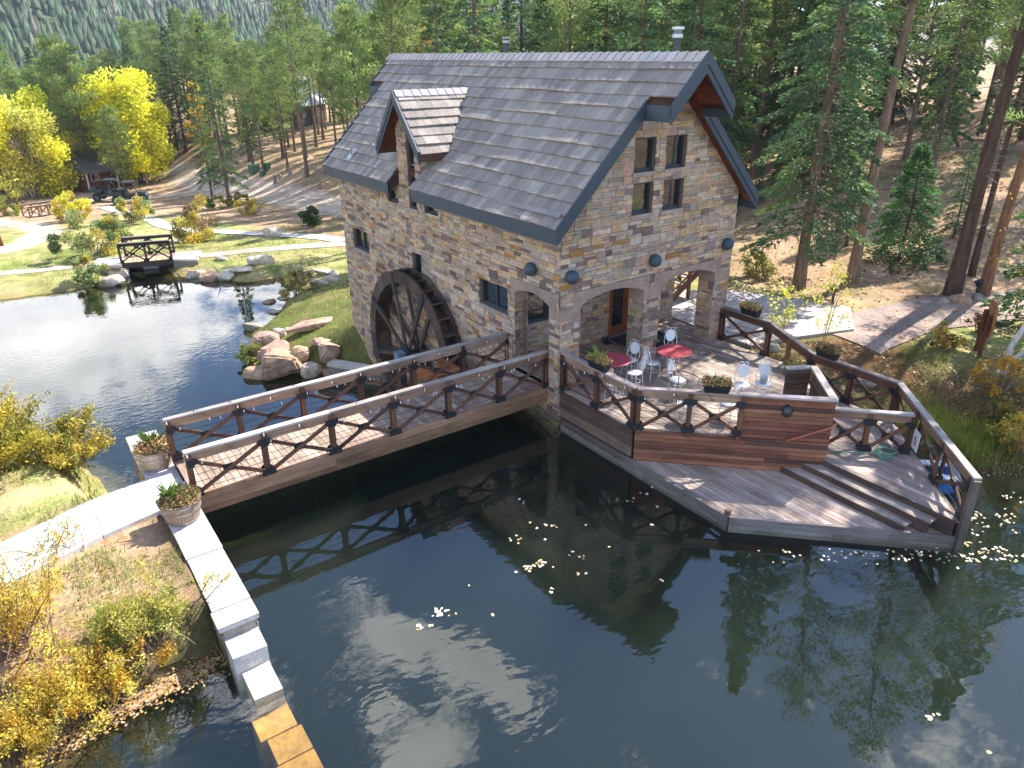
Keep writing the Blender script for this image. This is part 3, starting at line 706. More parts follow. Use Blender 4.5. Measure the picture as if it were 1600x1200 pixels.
# soffit boards under the overhangs
for s_ in (0, 1):
    mb = MB()
    X = (lambda x: x) if s_ == 0 else (lambda x: MW-x)
    for k_ in range(16):
        xa, xb = -EX+.03+k_*.225, -EX+.03+(k_+1)*.225-.008
        for (y0, y1) in ((-OY+.02, -.001), (ML, ML+OY-.02)):
            mb.hexa([(X(x), y, rz(x)-t) for t in (th+.025, th+.002) for y in (y0, y1) for x in (xa, xb)], jit(RED, .15))
        if xa > XS: mb.hexa([(X(x), y, rz(x)-t) for t in (th+.03, th+.003) for y in (-OY2+.02, -OY) for x in (xa, xb)], jit(RED, .15))
    mb.build('soffit', M['wood'], deckr)
def tile_slope(mb, P0, du, dv, n, u_of, s_len, expo=.392, tw=.25, seed=1, thick=.05, skip=None):
    """courses of tiles on a slope: P0 eave origin, du along eave, dv up the slope, n normal"""
    r = random.Random(seed); P0, du, dv, n = Vector(P0), Vector(du), Vector(dv), Vector(n); k_ = 0; s0 = -.04
    while s0 < s_len-.06:
        s1 = min(s0+expo+.06, s_len); u0, u1 = u_of(s0+.1); u = u0+(-r.random()*tw if True else 0)
        wob = r.uniform(0, 6)
        while u < u1:
            a, b = max(u, u0), min(u+tw-.006, u1); u += tw
            if b-a < .03: continue
            if skip and skip(.5*(a+b), s0+.2): continue
            l = .072+.012*math.sin(a*.9+wob)+r.uniform(-.006, .006); col = r.choice(TILES); kk = r.uniform(.92, 1.09); col = (col[0]*kk*1.08, col[1]*kk*1.06, col[2]*kk*1.0)
            sa = s0+.012*math.sin(a*1.3+wob*2)+r.uniform(-.004, .004)
            Q = []
            for dn in (0, 1):
                for ss, lift in ((sa, l), (s1, .022)):
                    for uu in (a, b):
                        Q.append(P0+du*uu+dv*ss+n*(lift-thick*(1-dn)))
            mb.hexa([Q[0], Q[1], Q[2], Q[3], Q[4], Q[5], Q[6], Q[7]], col)
        s0 += expo; k_ += 1
slen = math.hypot(3.2+EX, 9.017-5.38); cs = (3.2+EX)/slen; sn = (9.017-5.38)/slen
mb = MB(); sxs = (XS+EX)/cs
uof = lambda s: (-OY+.02, ML+OY-.02) if s < sxs+.05 else (-OY2+.02, ML+OY2-.02)
tile_slope(mb, (-EX-.0, 0, 5.38-.03), (0, 1, 0), (cs, 0, sn), (-sn, 0, cs), uof, slen+.0, seed=4, skip=lambda u, s: DY0-.03 < u < DY1+.03 and s < .62)
mb.build('roof_tiles', M['tile'], deckr)
mb = MB(); tile_slope(mb, (MW+EX, 0, 5.38-.03), (0, 1, 0), (-cs, 0, sn), (sn, 0, cs), uof, slen, seed=5); mb.build('roof_tiles', M['tile'], deckr)
mb = MB(); y = -OY2
while y < ML+OY2-.1:                          # ridge caps
    y1 = y+.36; l = .055
    for sx in (-1, 1):
        mb.hexa([(3.2+sx*x, yy, 9.06+dz-x*RS*.95) for dz in (0, .03) for yy, dz0 in ((y, 0), (min(y1, ML+OY2), 0)) for x in (0, .19)] if 0 else
                [(3.2, y, 9.03+l), (3.2+sx*.2, y, 9.03+l-.2), (3.2, y1, 9.03+.04), (3.2+sx*.2, y1, 9.03-.16), (3.2, y, 9.06+l), (3.2+sx*.2, y, 9.06+l-.2), (3.2, y1, 9.07), (3.2+sx*.2, y1, 8.87)], jit(hexl('b9b0ab'), .08))
    y += .30
mb.build('ridge_cap', M['tile'], deckr)
# slates slipping at the eave near the corner
mb = MB(); mb.hexa([(-EX+.10+a*.09+(.05 if y > 0 else 0), y, 5.38+.23+a*.09-(.05 if y > 0 else 0)+t) for t in (0, .02) for y in (-.25, 2.75) for a in (0, 1)], hexl('8b8482')); mb.build('loose_flashing', M['tile'], deckr)
# fascia and rake boards
def fascia(mb, y0, y1, x, zt, hgt, s_=0):
    X = (lambda v: v) if s_ == 0 else (lambda v: MW-v)
    xa = X(x-.025); xb = X(x+.02)
    mb.box((min(xa, xb), y0, zt-hgt), (max(xa, xb), y1, zt), NAVY)
    xa = X(x-.045); xb = X(x-.025); mb.box((min(xa, xb), y0, zt-hgt*.62), (max(xa, xb), y1, zt-.01), jit(NAVY, .05))
for nm, args in (('fascia', (-OY, DY0-.02, -EX, 5.37, .38, 0)), ('fascia', (DY1+.02, ML+OY, -EX, 5.37, .38, 0)), ('fascia', (-OY, ML+OY, -EX, 5.37, .38, 1)), ('fascia', (-OY2, -OY-.03, XS, rz(XS)-.01, .36, 0)), ('fascia', (-OY2, -OY-.03, XS, rz(XS)-.01, .36, 1)), ('fascia', (ML+OY+.03, ML+OY2, XS, rz(XS)-.01, .36, 0))):
    mb = MB(); fascia(mb, *args); mb.build(nm, M['paint'], deckr)
def rake(x0, x1, y, hgt, out, s_, top=.05):
    X = (lambda v: v) if s_ == 0 else (lambda v: MW-v)
    mb = MB()
    def bd(dy0, dy1, t0, t1):
        mb.hexa([(X(x), yy, rz(x)+t) for t in (t0, t1) for yy in (y+dy0*out, y+dy1*out) for x in (x0, x1)], NAVY)
    bd(-.02, .028, top-hgt, top+.02); bd(.03, .055, top-hgt*.58, top+.04)
    mb.build('rake_board', M['paint'], deckr)
for s_ in (0, 1):
    rake(-EX-.04, XS+.02, -OY, .40, -1, s_); rake(XS-.045, 3.2, -OY2, .42, -1, s_)
    rake(-EX-.04, XS+.02, ML+OY, .40, 1, s_); rake(XS-.045, 3.2, ML+OY2, .42, 1, s_)
# cheeks of the notch at the dormer
for yy in (DY0, DY1):
    mb = MB(); y0, y1 = (yy-.06, yy-.02) if yy == DY0 else (yy+.02, yy+.06)
    mb.hexa([(x, y, rz(x)+t) for t in (-.36, .04) for y in (y0, y1) for x in (-EX-.04, .0)], NAVY2); mb.build('fascia', M['paint'], deckr)
# dormer roof
dorm = MB(); DZ, DHW, DXF = 8.03, 1.38, -.36; DS = 1.145
def xval(z): return (z-5.38)/RS-EX
for s_ in (-1, 1):
    e = DZ-DS*DHW
    P = []
    for t in (.17, .02):
        P += [(DXF, DYC, DZ-t), (xval(DZ), DYC, DZ-t), (DXF, DYC+s_*DHW, e-t), (xval(e), DYC+s_*DHW, e-t)]
    dorm.hexa([P[0], P[1], P[2], P[3], P[4], P[5], P[6], P[7]], RED)
do = dorm.build('dormer', M['wood'], mill)
dl = math.hypot(DHW, DS*DHW)
for s_ in (-1, 1):
    mb = MB(); e = DZ-DS*DHW
    du = Vector((1, 0, 0)); dv = Vector((0, -s_*DHW/dl, DS*DHW/dl)); nn = Vector((0, s_*DS*DHW/dl, DHW/dl))
    tile_slope(mb, (0, DYC+s_*DHW, e-.02), du, dv, nn, lambda s: (DXF+.02, xval(e+DS*DHW/dl*(s))+.02), dl, expo=.31, seed=60+s_)
    mb.build('roof_tiles', M['tile'], do)
    mb = MB(); mb.hexa([(DXF+o, DYC+s_*y, DZ-DS*y+t) for t in (-.30, .06) for o in (-.05, .0) for y in (0, DHW+.02)], NAVY)
    mb.hexa([(DXF+o, DYC+s_*y, DZ-DS*y+t) for t in (-.15, .08) for o in (-.075, -.05) for y in (0, DHW+.03)], NAVY); mb.build('rake_board', M['paint'], do)
    mb = MB(); e2 = e-.02; mb.hexa([(x, DYC+s_*(DHW-.02+o), z) for z in (e2-.24, e2) for o in (0, .03) for x in (DXF, xval(e)+.05)], hexl('5d4436')); mb.build('fascia', M['wood'], do)
mb = MB(); x = DXF
while x < xval(DZ)-.05:
    for s_ in (-1, 1):
        l = .05; mb.hexa([(x, DYC, DZ+.02+l), (x, DYC+s_*.15, DZ+.02+l-.17), (x+.33, DYC, DZ+.045), (x+.33, DYC+s_*.15, DZ-.125), (x, DYC, DZ+.05+l), (x, DYC+s_*.15, DZ+.05+l-.17), (x+.33, DYC, DZ+.075), (x+.33, DYC+s_*.15, DZ-.095)], jit(hexl('b5aaa6'), .06))
    x += .29
mb.build('ridge_cap', M['tile'], do)
window(fx0, DW, 1, False, dep=.10)
mb = MB(); mb.box((-.05, 7.05, 4.50), (.1, 7.95, 4.615), hexl('a8968a')); mb.build('sill', M['conc'], mill)
# flues and vent pipes
def flue(x, y, z0, z1, cap):
    mb = MB(); mb.tube([(x, y, z0), (x, y, z1)], .085, 14, hexl('3c4048')); f = mb.build('flue', M['metal'], mill, False)
    mb = MB()
    if cap: mb.tube([(x, y, z1-.02), (x, y, z1+.06)], .13, 14, hexl('b9bcc0')); mb.tube([(x, y, z1+.06), (x, y, z1+.16)], .1, 14, hexl('6d7074')); mb.tube([(x, y, z1+.16), (x, y, z1+.22)], .15, 14, hexl('c4c6c8'))
    else: mb.tube([(x, y, z1-.02), (x, y, z1+.05)], .12, 14, hexl('9a9da0')); mb.tube([(x, y, z1+.05), (x, y, z1+.1)], .08, 12, hexl('4d5054')); mb.tube([(x, y, z1+.1), (x, y, z1+.15)], .13, 14, hexl('8d9094'))
    mb.build('flue_cap', M['metal'], f)
flue(3.62, .15, 8.3, 9.42, True); flue(3.62, 7.4, 8.3, 9.40, False)
def vent(y, x, hgt, r, boot=True):
    z = rz(x); mb = MB(); mb.hexa([(x+a*.17, y+b*.17, z+a*.17*RS+.06+t) for t in (0, .012) for b in (-1, 1) for a in (-1, 1)], hexl('8f979e'))
    if boot: mb.lathe([(r*1.9, .02), (r*1.1, .25)], 12, hexl('6d7883'), (x, y, z))
    mb.tube([(x, y, z), (x, y, z+hgt)], r, 12, hexl('8b949c')); mb.build('vent_pipe', M['metal'], mill)
vent(11.2, .95, .52, .055); vent(11.95, .02, .3, .03, False)
# ------------------------------------------------------------------ timber truss rails
TIMB = [hexl('a5836a'), hexl('b08e74'), hexl('987660'), hexl('b3957e')]
GREYT = [hexl('aea198'), hexl('bbaea5'), hexl('a19389'), hexl('c2b6ad')]
RUST = [hexl('6b4a3a'), hexl('77533f'), hexl('5d4235')]
STEEL = hexl('23272b')
def wcol(P, a=.12): return jit(rng.choice(P), a)
class Railing:
    """a truss railing from a to b at deck height z: cap, top beam, posts, X braces, plates, cables"""
    def __init__(s, name, a, b, z, n, root, hgt=1.04, cap=GREYT, beam=TIMB, endpost=(True, True), cables=4, xs_=True, plates=True, pw=.10, beamh=.19, capw=.15, inner=True, plate_side=0, brace=RUST, post=RUST, ext=(0, 0)):
        a, b = Vector((*a, z)), Vector((*b, z)); d = (b-a); l = d.length; t = d.normalized(); nv = Vector((-t.y, t.x, 0)); up = Vector((0, 0, 1))
        mb = MB(); ca, cb_ = a-t*ext[0]+up*hgt, b+t*ext[1]+up*hgt
        nseg = max(1, int(round(l/3.0)))
        for i in range(nseg):
            p, q = ca.lerp(cb_, i/nseg), ca.lerp(cb_, (i+1)/nseg)
            mb.beam(p+t*.002-up*.02, q-t*.002-up*.02, capw, .045, wcol(cap))
        R = mb.build(name, M['wood'], root)
        s.root = R
        # top beam
        mb = MB()
        for i in range(nseg):
            p, q = ca.lerp(cb_, i/nseg), ca.lerp(cb_, (i+1)/nseg); mb.beam(p-up*(.043+beamh/2), q-up*(.043+beamh/2), .085, beamh, wcol(beam))
        mb.build('top_beam', M['wood'], R)
        st = l/n; zt = hgt-.045-beamh
        for i in range(n+1):
            if (i == 0 and not endpost[0]) or (i == n and not endpost[1]): continue
            p = a+t*(st*i); o = nv*.0
            mb = MB()
            for sd in (-1, 1): mb.beam(p+nv*sd*.065-up*.12, p+nv*sd*.065+up*(hgt-.046), .04, pw, wcol(post), up=t)
            mb.build('post', M['wood'], R)
            if plates:
                for zc, sgn in ((zt, -1), (.06, 1)):
                    for sd in (-.092, .092):
                        mb = MB()
                        w2 = .15; lo_, hi_ = (zc-.11, zc+.06) if sgn < 0 else (zc-.06, zc+.11)
                        c0 = p+nv*sd
                        x0 = -w2 if i > 0 else -.05; x1 = w2 if i < n else .05
                        if sgn < 0: Q = [(x0, hi_), (x1, hi_), (x1, zc-.02), (x1*.45, lo_), (x0*.45, lo_), (x0, zc-.02)]
                        else: Q = [(x0, lo_), (x0, zc+.03), (x0*.45, hi_), (x1*.45, hi_), (x1, zc+.03), (x1, lo_)][::-1]
                        F_ = [c0+t*x+up*y+nv*(.006 if sd > 0 else -.006) for x, y in Q]; B_ = [c0+t*x+up*y for x, y in Q]
                        if sd < 0: F_ = F_[::-1]; B_ = B_[::-1]
                        mb.poly(F_[::-1], STEEL); mb.poly(B_, STEEL)
                        for k in range(6): mb.poly([F_[k], F_[(k+1) % 6], B_[(k+1) % 6], B_[k]], STEEL)
                        for bx_, by_ in ((-.07, 0), (.07, 0)):
                            if x0 < bx_ < x1: mb.obox(c0+t*bx_+up*(zc+.01)+nv*(.009 if sd > 0 else -.009), t*.011, nv*.005, up*.011, hexl('4a4e52'))
                        mb.build('gusset_plate', M['black'], R)
        for i in range(n):
            p, q = a+t*(st*i+pw*.5), a+t*(st*(i+1)-pw*.5)
            lo_, hi_ = .05, zt-.03
            mb = MB(); mb.beam(p+up*lo_-nv*.03, q+up*hi_-nv*.03, .05, .075, wcol(brace)); mb.build('brace', M['wood'], R)
            mb = MB(); mb.beam(p+up*hi_+nv*.03, q+up*lo_+nv*.03, .05, .075, wcol(brace)); mb.build('brace', M['wood'], R)
            c_ = (p+q)/2+up*(lo_+hi_)/2
            if plates:
                mb = MB(); mb.obox(c_, t*.13, nv*.012, up*.085, STEEL); mb.build('gusset_plate', M['black'], R)
        if cables:
            for k in range(cables):
                h_ = .12+(zt-.12)*k/max(1, cables-.0)
                mb = MB(); mb.tube([a+up*h_, b+up*h_], .006, 5, hexl('3a3c3e')); mb.build('cable', M['black'], R)
def boards(mb, P, z, ang, wd=.14, gap=.013, th=.045, pal=GREYT, a=.14, seglen=3.6):
    """deck boards at angle ang filling convex polygon P"""
    c, s_ = math.cos(ang), math.sin(ang); tu = lambda x, y: (x*c+y*s_, -x*s_+y*c); fr_ = lambda u, v: (u*c-v*s_, u*s_+v*c)
    Q = [tu(*p) for p in P]; v = min(q[1] for q in Q)
    while v < max(q[1] for q in Q):
        S = clip_poly(clip_poly(Q, 0, 1, v+wd-gap), 0, -1, -v)
        if len(S) > 2:
            u = min(q[0] for q in S); ue = max(q[0] for q in S); u -= rng.uniform(0, seglen)
            while u < ue:
                T = clip_poly(clip_poly(S, 1, 0, u+seglen-.004), -1, 0, -u); u += seglen
                if len(T) < 3: continue
                col = wcol(pal, a); col = (col[0]*1.08, col[1]*1.0, col[2]*.91); o = (rng.uniform(0, 30), rng.uniform(0, 30)); dz = rng.uniform(-.003, .003)
                top = [(*fr_(*q), z+dz) for q in T]; bot = [(*fr_(*q), z-th) for q in T]; uv = [(q[0]+o[0], q[1]+o[1]) for q in T]
                mb.poly(top, col, uv); mb.poly(bot[::-1], col, uv[::-1])
                for k in range(len(T)):
                    j = (k+1) % len(T); mb.poly([bot[k], bot[j], top[j], top[k]], col, [uv[k], uv[j], (uv[j][0], uv[j][1]+.04), (uv[k][0], uv[k][1]+.04)])
        v += wd

# ------------------------------------------------------------------ footbridge
br = thing('footbridge', 'long timber truss footbridge crossing from the concrete wall to the stone mill', 'bridge', (-4.5, 1.4, .95))
BY0, BY1, BX0, BX1 = .5, 2.3, -9.02, -.04
for y, nm in ((BY0-.02, 'girder'), (BY1+.02, 'girder')):
    mb = MB()
    for i in range(3):
        x0 = BX0+(BX1-BX0)*i/3; x1 = BX0+(BX1-BX0)*(i+1)/3
        for (z0, z1) in ((.56, .69), (.694, .83), (.834, .985)): mb.box((x0+.002, y-.07, z0), (x1-.002, y+.07, z1), wcol([hexl('9c7659'), hexl('a67f62'), hexl('8f6b50')]))
    mb.build('girder', M['wood'], br)
mb = MB(); boards(mb, [(BX0, BY0+.06), (BX1, BY0+.06), (BX1, BY1-.06), (BX0, BY1-.06)], .94, math.pi/2, .145, .012, pal=[hexl('a8988c'), hexl('b5a59a'), hexl('9b8b80')]); mb.build('deck_boards', M['wood'], br)
mb = MB()
for y in (.9, 1.4, 1.9): mb.box((BX0, y-.05, .62), (BX1, y+.05, .89), hexl('3d3028'))
mb.build('joists', M['wood'], br)
Railing('railing', (BX0+.02, BY0), (BX1-.0, BY0), .98, 6, br, hgt=1.03, ext=(.06, .05))
Railing('railing', (BX0+.02, BY1), (.0, BY1), .98, 6, br, hgt=1.0, ext=(.06, .1))
# bulbs strung on both rails
def lights(a, b, z, n, label, amp=.16, side=1):
    a, b = Vector((*a, z)), Vector((*b, z)); d = b-a; t = d.normalized(); nv = Vector((-t.y, t.x, 0))*side
    th_ = thing('string_lights', label, 'string lights', tuple(a.lerp(b, .5)), 0, 'strings of white bulbs on the timber rails')
    pts = []; L_ = d.length; K = int(L_/.125)
    for i in range(K+1):
        s_ = i/K; ph = (i % 6); jz = rng.uniform(-.02, .02)
        off = (nv*.09+Vector((0, 0, -.05)), nv*.075+Vector((0, 0, -.2)), nv*.05+Vector((0, 0, -.26)), nv*-.03+Vector((0, 0, -.26)), nv*-.085+Vector((0, 0, -.06)), Vector((0, 0, .014)))[ph]
        pts.append(a.lerp(b, s_)+off+Vector((0, 0, jz)))
    mb = MB(); mb.tube(pts, .006, 4, hexl('2a2a2a')); mb.build('wire', M['black'], th_)
    proto = None
    for i in range(n):
        j = int((i+.5)/n*K); p = pts[j]+nv*.018+Vector((0, 0, -.03))
        if proto is None:
            mb = MB(); mb.lathe([(.001, .04), (.009, .035), (.009, .01), (.016, -.01), (.014, -.026), (.001, -.038)], 8, (.85, .85, .82)); proto = mb.build('bulb', M['white'], th_, True, off=(0, 0, 0)); proto.location = p-th_.location
        else:
            o = proto.copy(); C.objects.link(o); o.location = p-th_.location
lights((BX0, BY0), (BX1, BY0), 2.01, 44, 'white bulbs strung along the near rail of the long footbridge', side=-1)
lights((BX0, BY1), (0, BY1), 1.98, 44, 'white bulbs strung along the far rail of the long footbridge', side=-1)

# ------------------------------------------------------------------ walls in the water
CON = hexl('cfc9c2')
dw = thing('retaining_wall', 'pale cut stone wall with barrel planters beside the pond, stepping down into the water', 'wall', (-9.35, 0, 0))
mb = MB()
stone_wall(mb, lambda u, v, d: (-9.60-d, u, v), -3.4, 4.4, -.4, .66, (), (), 71); stone_wall(mb, lambda u, v, d: (-9.06+d, u, v), -3.4, 2.4, -2, .66, (), (), 72)
stone_wall(mb, lambda u, v, d: (-9.06+d, u, v), 2.4, 4.4, -3.5, .66, (), (), 73); stone_wall(mb, lambda u, v, d: (u, 4.4+d, v), -9.6, -9.06, -3.5, .66, (), (), 74)
mb.box((-9.59, -3.39, -2), (-9.07, 4.39, .655), hexl('9a9187')); mb.build('wall', M['stone'], dw)
for (y0, y1, z, x0, x1) in ((2.36, 4.46, .79, -9.68, -9.0), (.5, 2.35, .79, -9.66, -9.03), (-1.28, .49, .79, -9.64, -8.99), (-2.95, -1.295, .775, -9.63, -9.0), (-3.40, -2.96, .76, -9.66, -9.0)):
    mb = MB(); mb.hexa([(x0+.01, y0, .66), (x1-.01, y0, .66), (x0, y1, .66), (x1, y1, .66), (x0, y0, z), (x1, y0, z), (x0+.005, y1, z), (x1, y1, z)], jit(CON, .04)); mb.build('coping', M['conc'], dw)
for (y0, y1, z, x0, x1, c_) in ((-3.85, -3.35, .50, -9.6, -9.06, CON), (-4.5, -3.8, .14, -9.52, -9.08, hexl('c3b5a0'))):
    mb = MB(); mb.hexa([(x0, y0, -1.2), (x1, y0, -1.2), (x0, y1, -1.2), (x1, y1, -1.2), (x0, y0, z-.04), (x1, y0, z-.06), (x0, y1, z), (x1, y1, z)], c_); mb.build('coping', M['conc'], dw)
y = -4.45
for i in range(8):                             # submerged blocks
    y2 = y-rng.uniform(.34, .6); z = -.24-.055*i; w0 = -9.58+rng.uniform(-.07, .05); w1 = -9.05+rng.uniform(-.04, .05)
    mb = MB(); mb.hexa([(w0, y2+.004, -1.3), (w1, y2+.004, -1.3), (w0, y, -1.3), (w1, y, -1.3), (w0, y2+.004, z-.03), (w1, y2+.004, z-.028), (w0, y, z), (w1, y, z-.005)], jit(hexl('c08f4a'), .16)); mb.build('sunken_block', M['rock'], dw); y = y2
dam = thing('dam_wall', 'low stone dam hidden under the footbridge holding back the mill pond', 'wall', (-4.5, 2.75, 0))
mb = MB(); mb.box((-9.06, 2.5, -4.2), (-.03, 2.95, .03), hexl('8c847a')); mb.build('wall', M['stone'], dam)
cw = thing('curb_wall', 'short stone wall with pale coping at the foot of the mill by the waterwheel', 'wall', (-.7, 12, -2.4))
mb = MB(); a_, b_ = Vector((-.05, 10.75, 0)), Vector((-1.35, 12.75, 0)); t_ = (b_-a_).normalized(); n_ = Vector((-t_.y, t_.x, 0))
mb.obox((a_+b_)/2+Vector((0, 0, -2.65)), t_*1.19, n_*.2, Vector((0, 0, .45)), hexl('8d8378')); mb.build('wall', M['stone'], cw)
mb = MB(); mb.obox((a_+b_)/2+Vector((0, 0, -2.14)), t_*1.22, n_*.26, Vector((0, 0, .06)), hexl('d5cbbf')); mb.build('coping', M['conc'], cw)

# ------------------------------------------------------------------ waterwheel
ww = thing('waterwheel', 'tall dark timber waterwheel standing against the mill wall', 'waterwheel', (-.37, 7.36, -.19))
WR = 2.86; WC = Vector((0, 7.36, -.19)); WW = [hexl('5b4c42'), hexl('66564a'), hexl('4f4238')]
def wp_(r, a, x): return (x, WC.y+r*math.cos(a), WC.z+r*math.sin(a))
NS = 32
for xr in (-.60, -.13):
    mb = MB()
    for i in range(NS):
        a0, a1 = 2*math.pi*i/NS, 2*math.pi*(i+1)/NS-.004
        mb.hexa([wp_(r, a, x) for x in (xr-.035, xr+.035) for r in (WR-.42, WR) for a in (a0, a1)], wcol(WW, .08))
    mb.build('rim', M['wood'], ww)
mb = MB()
for i in range(NS):
    a0, a1 = 2*math.pi*i/NS, 2*math.pi*(i+1)/NS; mb.hexa([wp_(r, a, x) for x in (-.565, -.165) for r in (WR-.42, WR-.39) for a in (a0, a1)], wcol(WW, .08))
mb.build('sole_boards', M['wood'], ww)
for i in range(NS):
    a = 2*math.pi*i/NS; mb = MB(); mb.hexa([wp_(r, a+da+(.085 if r > WR-.2 else 0), x) for x in (-.564, -.166) for r in (WR-.385, WR-.02) for da in (0, .014)], wcol(WW, .1)); mb.build('paddle', M['wood'], ww)
for k_ in range(8):
    a = rad(75+45*k_)
    for xr in (-.68, -.11):
        mb = MB(); mb.beam(wp_(.12, a, xr+.045 if xr < -.3 else xr-.06), wp_(WR-.1, a, xr+.045 if xr < -.3 else xr-.06), .15, .075, wcol(WW), up=(1, 0, 0)); mb.build('spoke', M['wood'], ww)
        if xr < -.3:
            mb = MB(); mb.beam(wp_(WR-.85, a, xr), wp_(WR-.06, a, xr), .2, .014, STEEL, up=(1, 0, 0)); mb.build('plate', M['black'], ww)
mb = MB(); mb.tube([wp_(0, 0, -.86), wp_(0, 0, -.02)], .1, 14, hexl('4a4038')); mb.build('axle', M['metal'], ww)
mb = MB(); mb.tube([wp_(0, 0, -.74), wp_(0, 0, -.685)], .36, 20, STEEL); mb.tube([wp_(0, 0, -.16), wp_(0, 0, -.09)], .36, 20, STEEL); mb.build('hub', M['black'], ww)
pb = thing('bearing_post', 'blue grey bearing block on a timber post in front of the waterwheel hub', 'post', (-.95, 7.5, -3))
mb = MB(); mb.box((-1.02, 7.22, -3.3), (-.78, 7.5, -.33), hexl('5a4a40')); mb.build('post', M['wood'], pb)
mb = MB(); mb.box((-1.04, 7.2, -.33), (-.76, 7.55, -.05), hexl('6f8797')); mb.build('block', M['paint'], pb)
# flume trough behind the bridge rail
fl = thing('flume', 'open plank trough between the footbridge rail and the mill wall', 'flume', (-1.2, 3.4, .3))
mb = MB()
for x0, x1 in ((-1.55, -1.48), (-.72, -.65)): mb.box((x0, 2.5, .05), (x1, 5.2, .52), wcol([hexl('a5673f')]))
mb.box((-1.48, 2.5, .05), (-.72, 5.2, .1), wcol([hexl('7d563c')])); mb.box((-1.6, 3.6, .522), (-.6, 3.8, .58), wcol([hexl('b5744a')])); mb.box((-1.6, 4.9, .522), (-.6, 5.1, .58), wcol([hexl('b5744a')]))
mb.build('trough', M['wood'], fl)

# ------------------------------------------------------------------ terrace
te = thing('terrace', 'stepped timber terrace with plank walls and truss rails in front of the stone mill', 'deck', (3, -3.5, 0))
DZ0 = 1.08
mb = MB(); A1 = [(.06, 2.08), (.06, -2.70), (3.1, -5.72), (4.35, -4.45), (6.2, -2.15), (6.2, .6), (6.4, .6), (6.4, 2.08)]
# boards run parallel to the front plank wall
boards(mb, [(.06, -2.7), (3.1, -5.72), (4.35, -4.45), (6.2, -2.35), (6.2, .0), (.06, .0)], DZ0, rad(94), .14, pal=[hexl('aa9c94'), hexl('b6a89f'), hexl('978a83'), hexl('a1938a')])
boards(mb, [(.06, .0), (6.4, .0), (6.4, 2.09), (.06, 2.09)], DZ0, rad(94), .14, pal=[hexl('9a8a80'), hexl('a28f83'), hexl('8a7b72')])
mb.build('main_deck', M['wood'], te)
mb = MB(); d_ = Vector((1, 1, 0)).normalized(); e1, e2 = Vector((4.35, -4.45, 0)), Vector((6.2, -2.35, 0)); tt = (e2-e1).normalized(); nn = Vector((tt.y, -tt.x, 0))
mb.beam(e1+Vector((0, 0, DZ0-.0))-nn*.07, e2+Vector((0, 0, DZ0-.0))-nn*.07, .14, .05, wcol(GREYT)); mb.build('border_board', M['wood'], te)
for i in (1, 2):
    z = DZ0-.16*i; mb = MB()
    for k in range(2): mb.beam(e1+nn*(.3*(i-1)+.075+.145*k)+Vector((0, 0, z-.02)), e2+nn*(.3*(i-1)+.075+.145*k)+Vector((0, 0, z-.02)), .138, .045, wcol(GREYT))
    mb.beam(e1+nn*(.3*(i-1)-.01)+Vector((0, 0, z+.07)), e2+nn*(.3*(i-1)-.01)+Vector((0, 0, z+.07)), .02, .14, wcol(TIMB)); mb.build('step', M['wood'], te)
# mid deck
MZ = .60
mb = MB(); boards(mb, [(3.12, -5.74), (3.12, -8.76), (6.25, -5.6), (6.25, -2.2), (4.4, -4.4)], MZ, rad(90), .14, pal=[hexl('aea09a'), hexl('b9aba5'), hexl('9a8c87'), hexl('a6948c')]); mb.build('mid_deck', M['wood'], te)
LZ = .22
mb = MB(); boards(mb, [(.06, -2.76), (3.12, -5.8), (3.12, -8.72), (.06, -5.66)], LZ, rad(90), .14, pal=[hexl('b0a29a'), hexl('bbada6'), hexl('9f9189'), hexl('aa9a90')]); mb.build('lower_deck', M['wood'], te)
for (x, z, y0, c_) in ((2.47, .35, -5.15, 0), (2.78, .475, -5.46, 0)):
    mb = MB(); ye = -5.62-x+.02
    for k in range(2): mb.box((x+.006+.152*k, ye, z-.045), (x+.152*(k+1), y0-.152*k-.03, z), wcol([hexl('a39489'), hexl('ac9d92')]))
    mb.box((x-.02, ye-.01, LZ), (x+.004, y0-.02, z+.002), wcol([hexl('54433a')])); mb.build('step', M['wood'], te)  # dark brown riser, deepened to paint in the shadow under the nosing
mb = MB(); mb.box((3.07, -8.72, LZ), (3.094, -5.76, MZ+.004), wcol([hexl('54433a')])); mb.box((3.096, -8.72, MZ-.045), (3.22, -5.76, MZ+.004), wcol([hexl('a39489')])); mb.build('step', M['wood'], te)  # top riser carries the same nosing shadow in its dark brown
def plank_wall(nm, a, b, z0, z1, pal, bh=.14, th=.05, par=None, v=.18):
    a, b = Vector((*a, 0)), Vector((*b, 0)); t = (b-a).normalized(); l = (b-a).length; mb = MB(); z = z0
    while z < z1-.02:
        h_ = min(bh, z1-z); u = 0; 
        while u < l-.01:
            s_ = min(rng.uniform(1.8, 3.8), l-u)
            if l-u-s_ < .5: s_ = l-u
            mb.beam(a+t*(u+.002)+Vector((0, 0, z+h_/2)), a+t*(u+s_-.002)+Vector((0, 0, z+h_/2)), th+rng.uniform(0, .006), h_-.008, wcol(pal, v)); u += s_
        z += h_
    return mb.build(nm, M['wood'], par or te)
REDW = [hexl('8f5d46'), hexl('99644b'), hexl('845341'), hexl('6a463a'), hexl('5c4238'), hexl('98684f')]; DARKW = [hexl('6b5648'), hexl('755d4f'), hexl('604c40'), hexl('7a6456')]
plank_wall('plank_wall', (.055, -.05), (.055, -2.72), .30, 1.04, DARKW)
plank_wall('rim_beam', (.03, -.12), (.03, -5.68), -.12, .27, [hexl('7d726b'), hexl('8a7d75'), hexl('6b5f58')], .19, .07, v=.1)
plank_wall('rim_beam', (.04, -5.69), (3.16, -8.81), -.12, .27, [hexl('8d827c'), hexl('99908a'), hexl('7d726b')], .19, .07, v=.08)
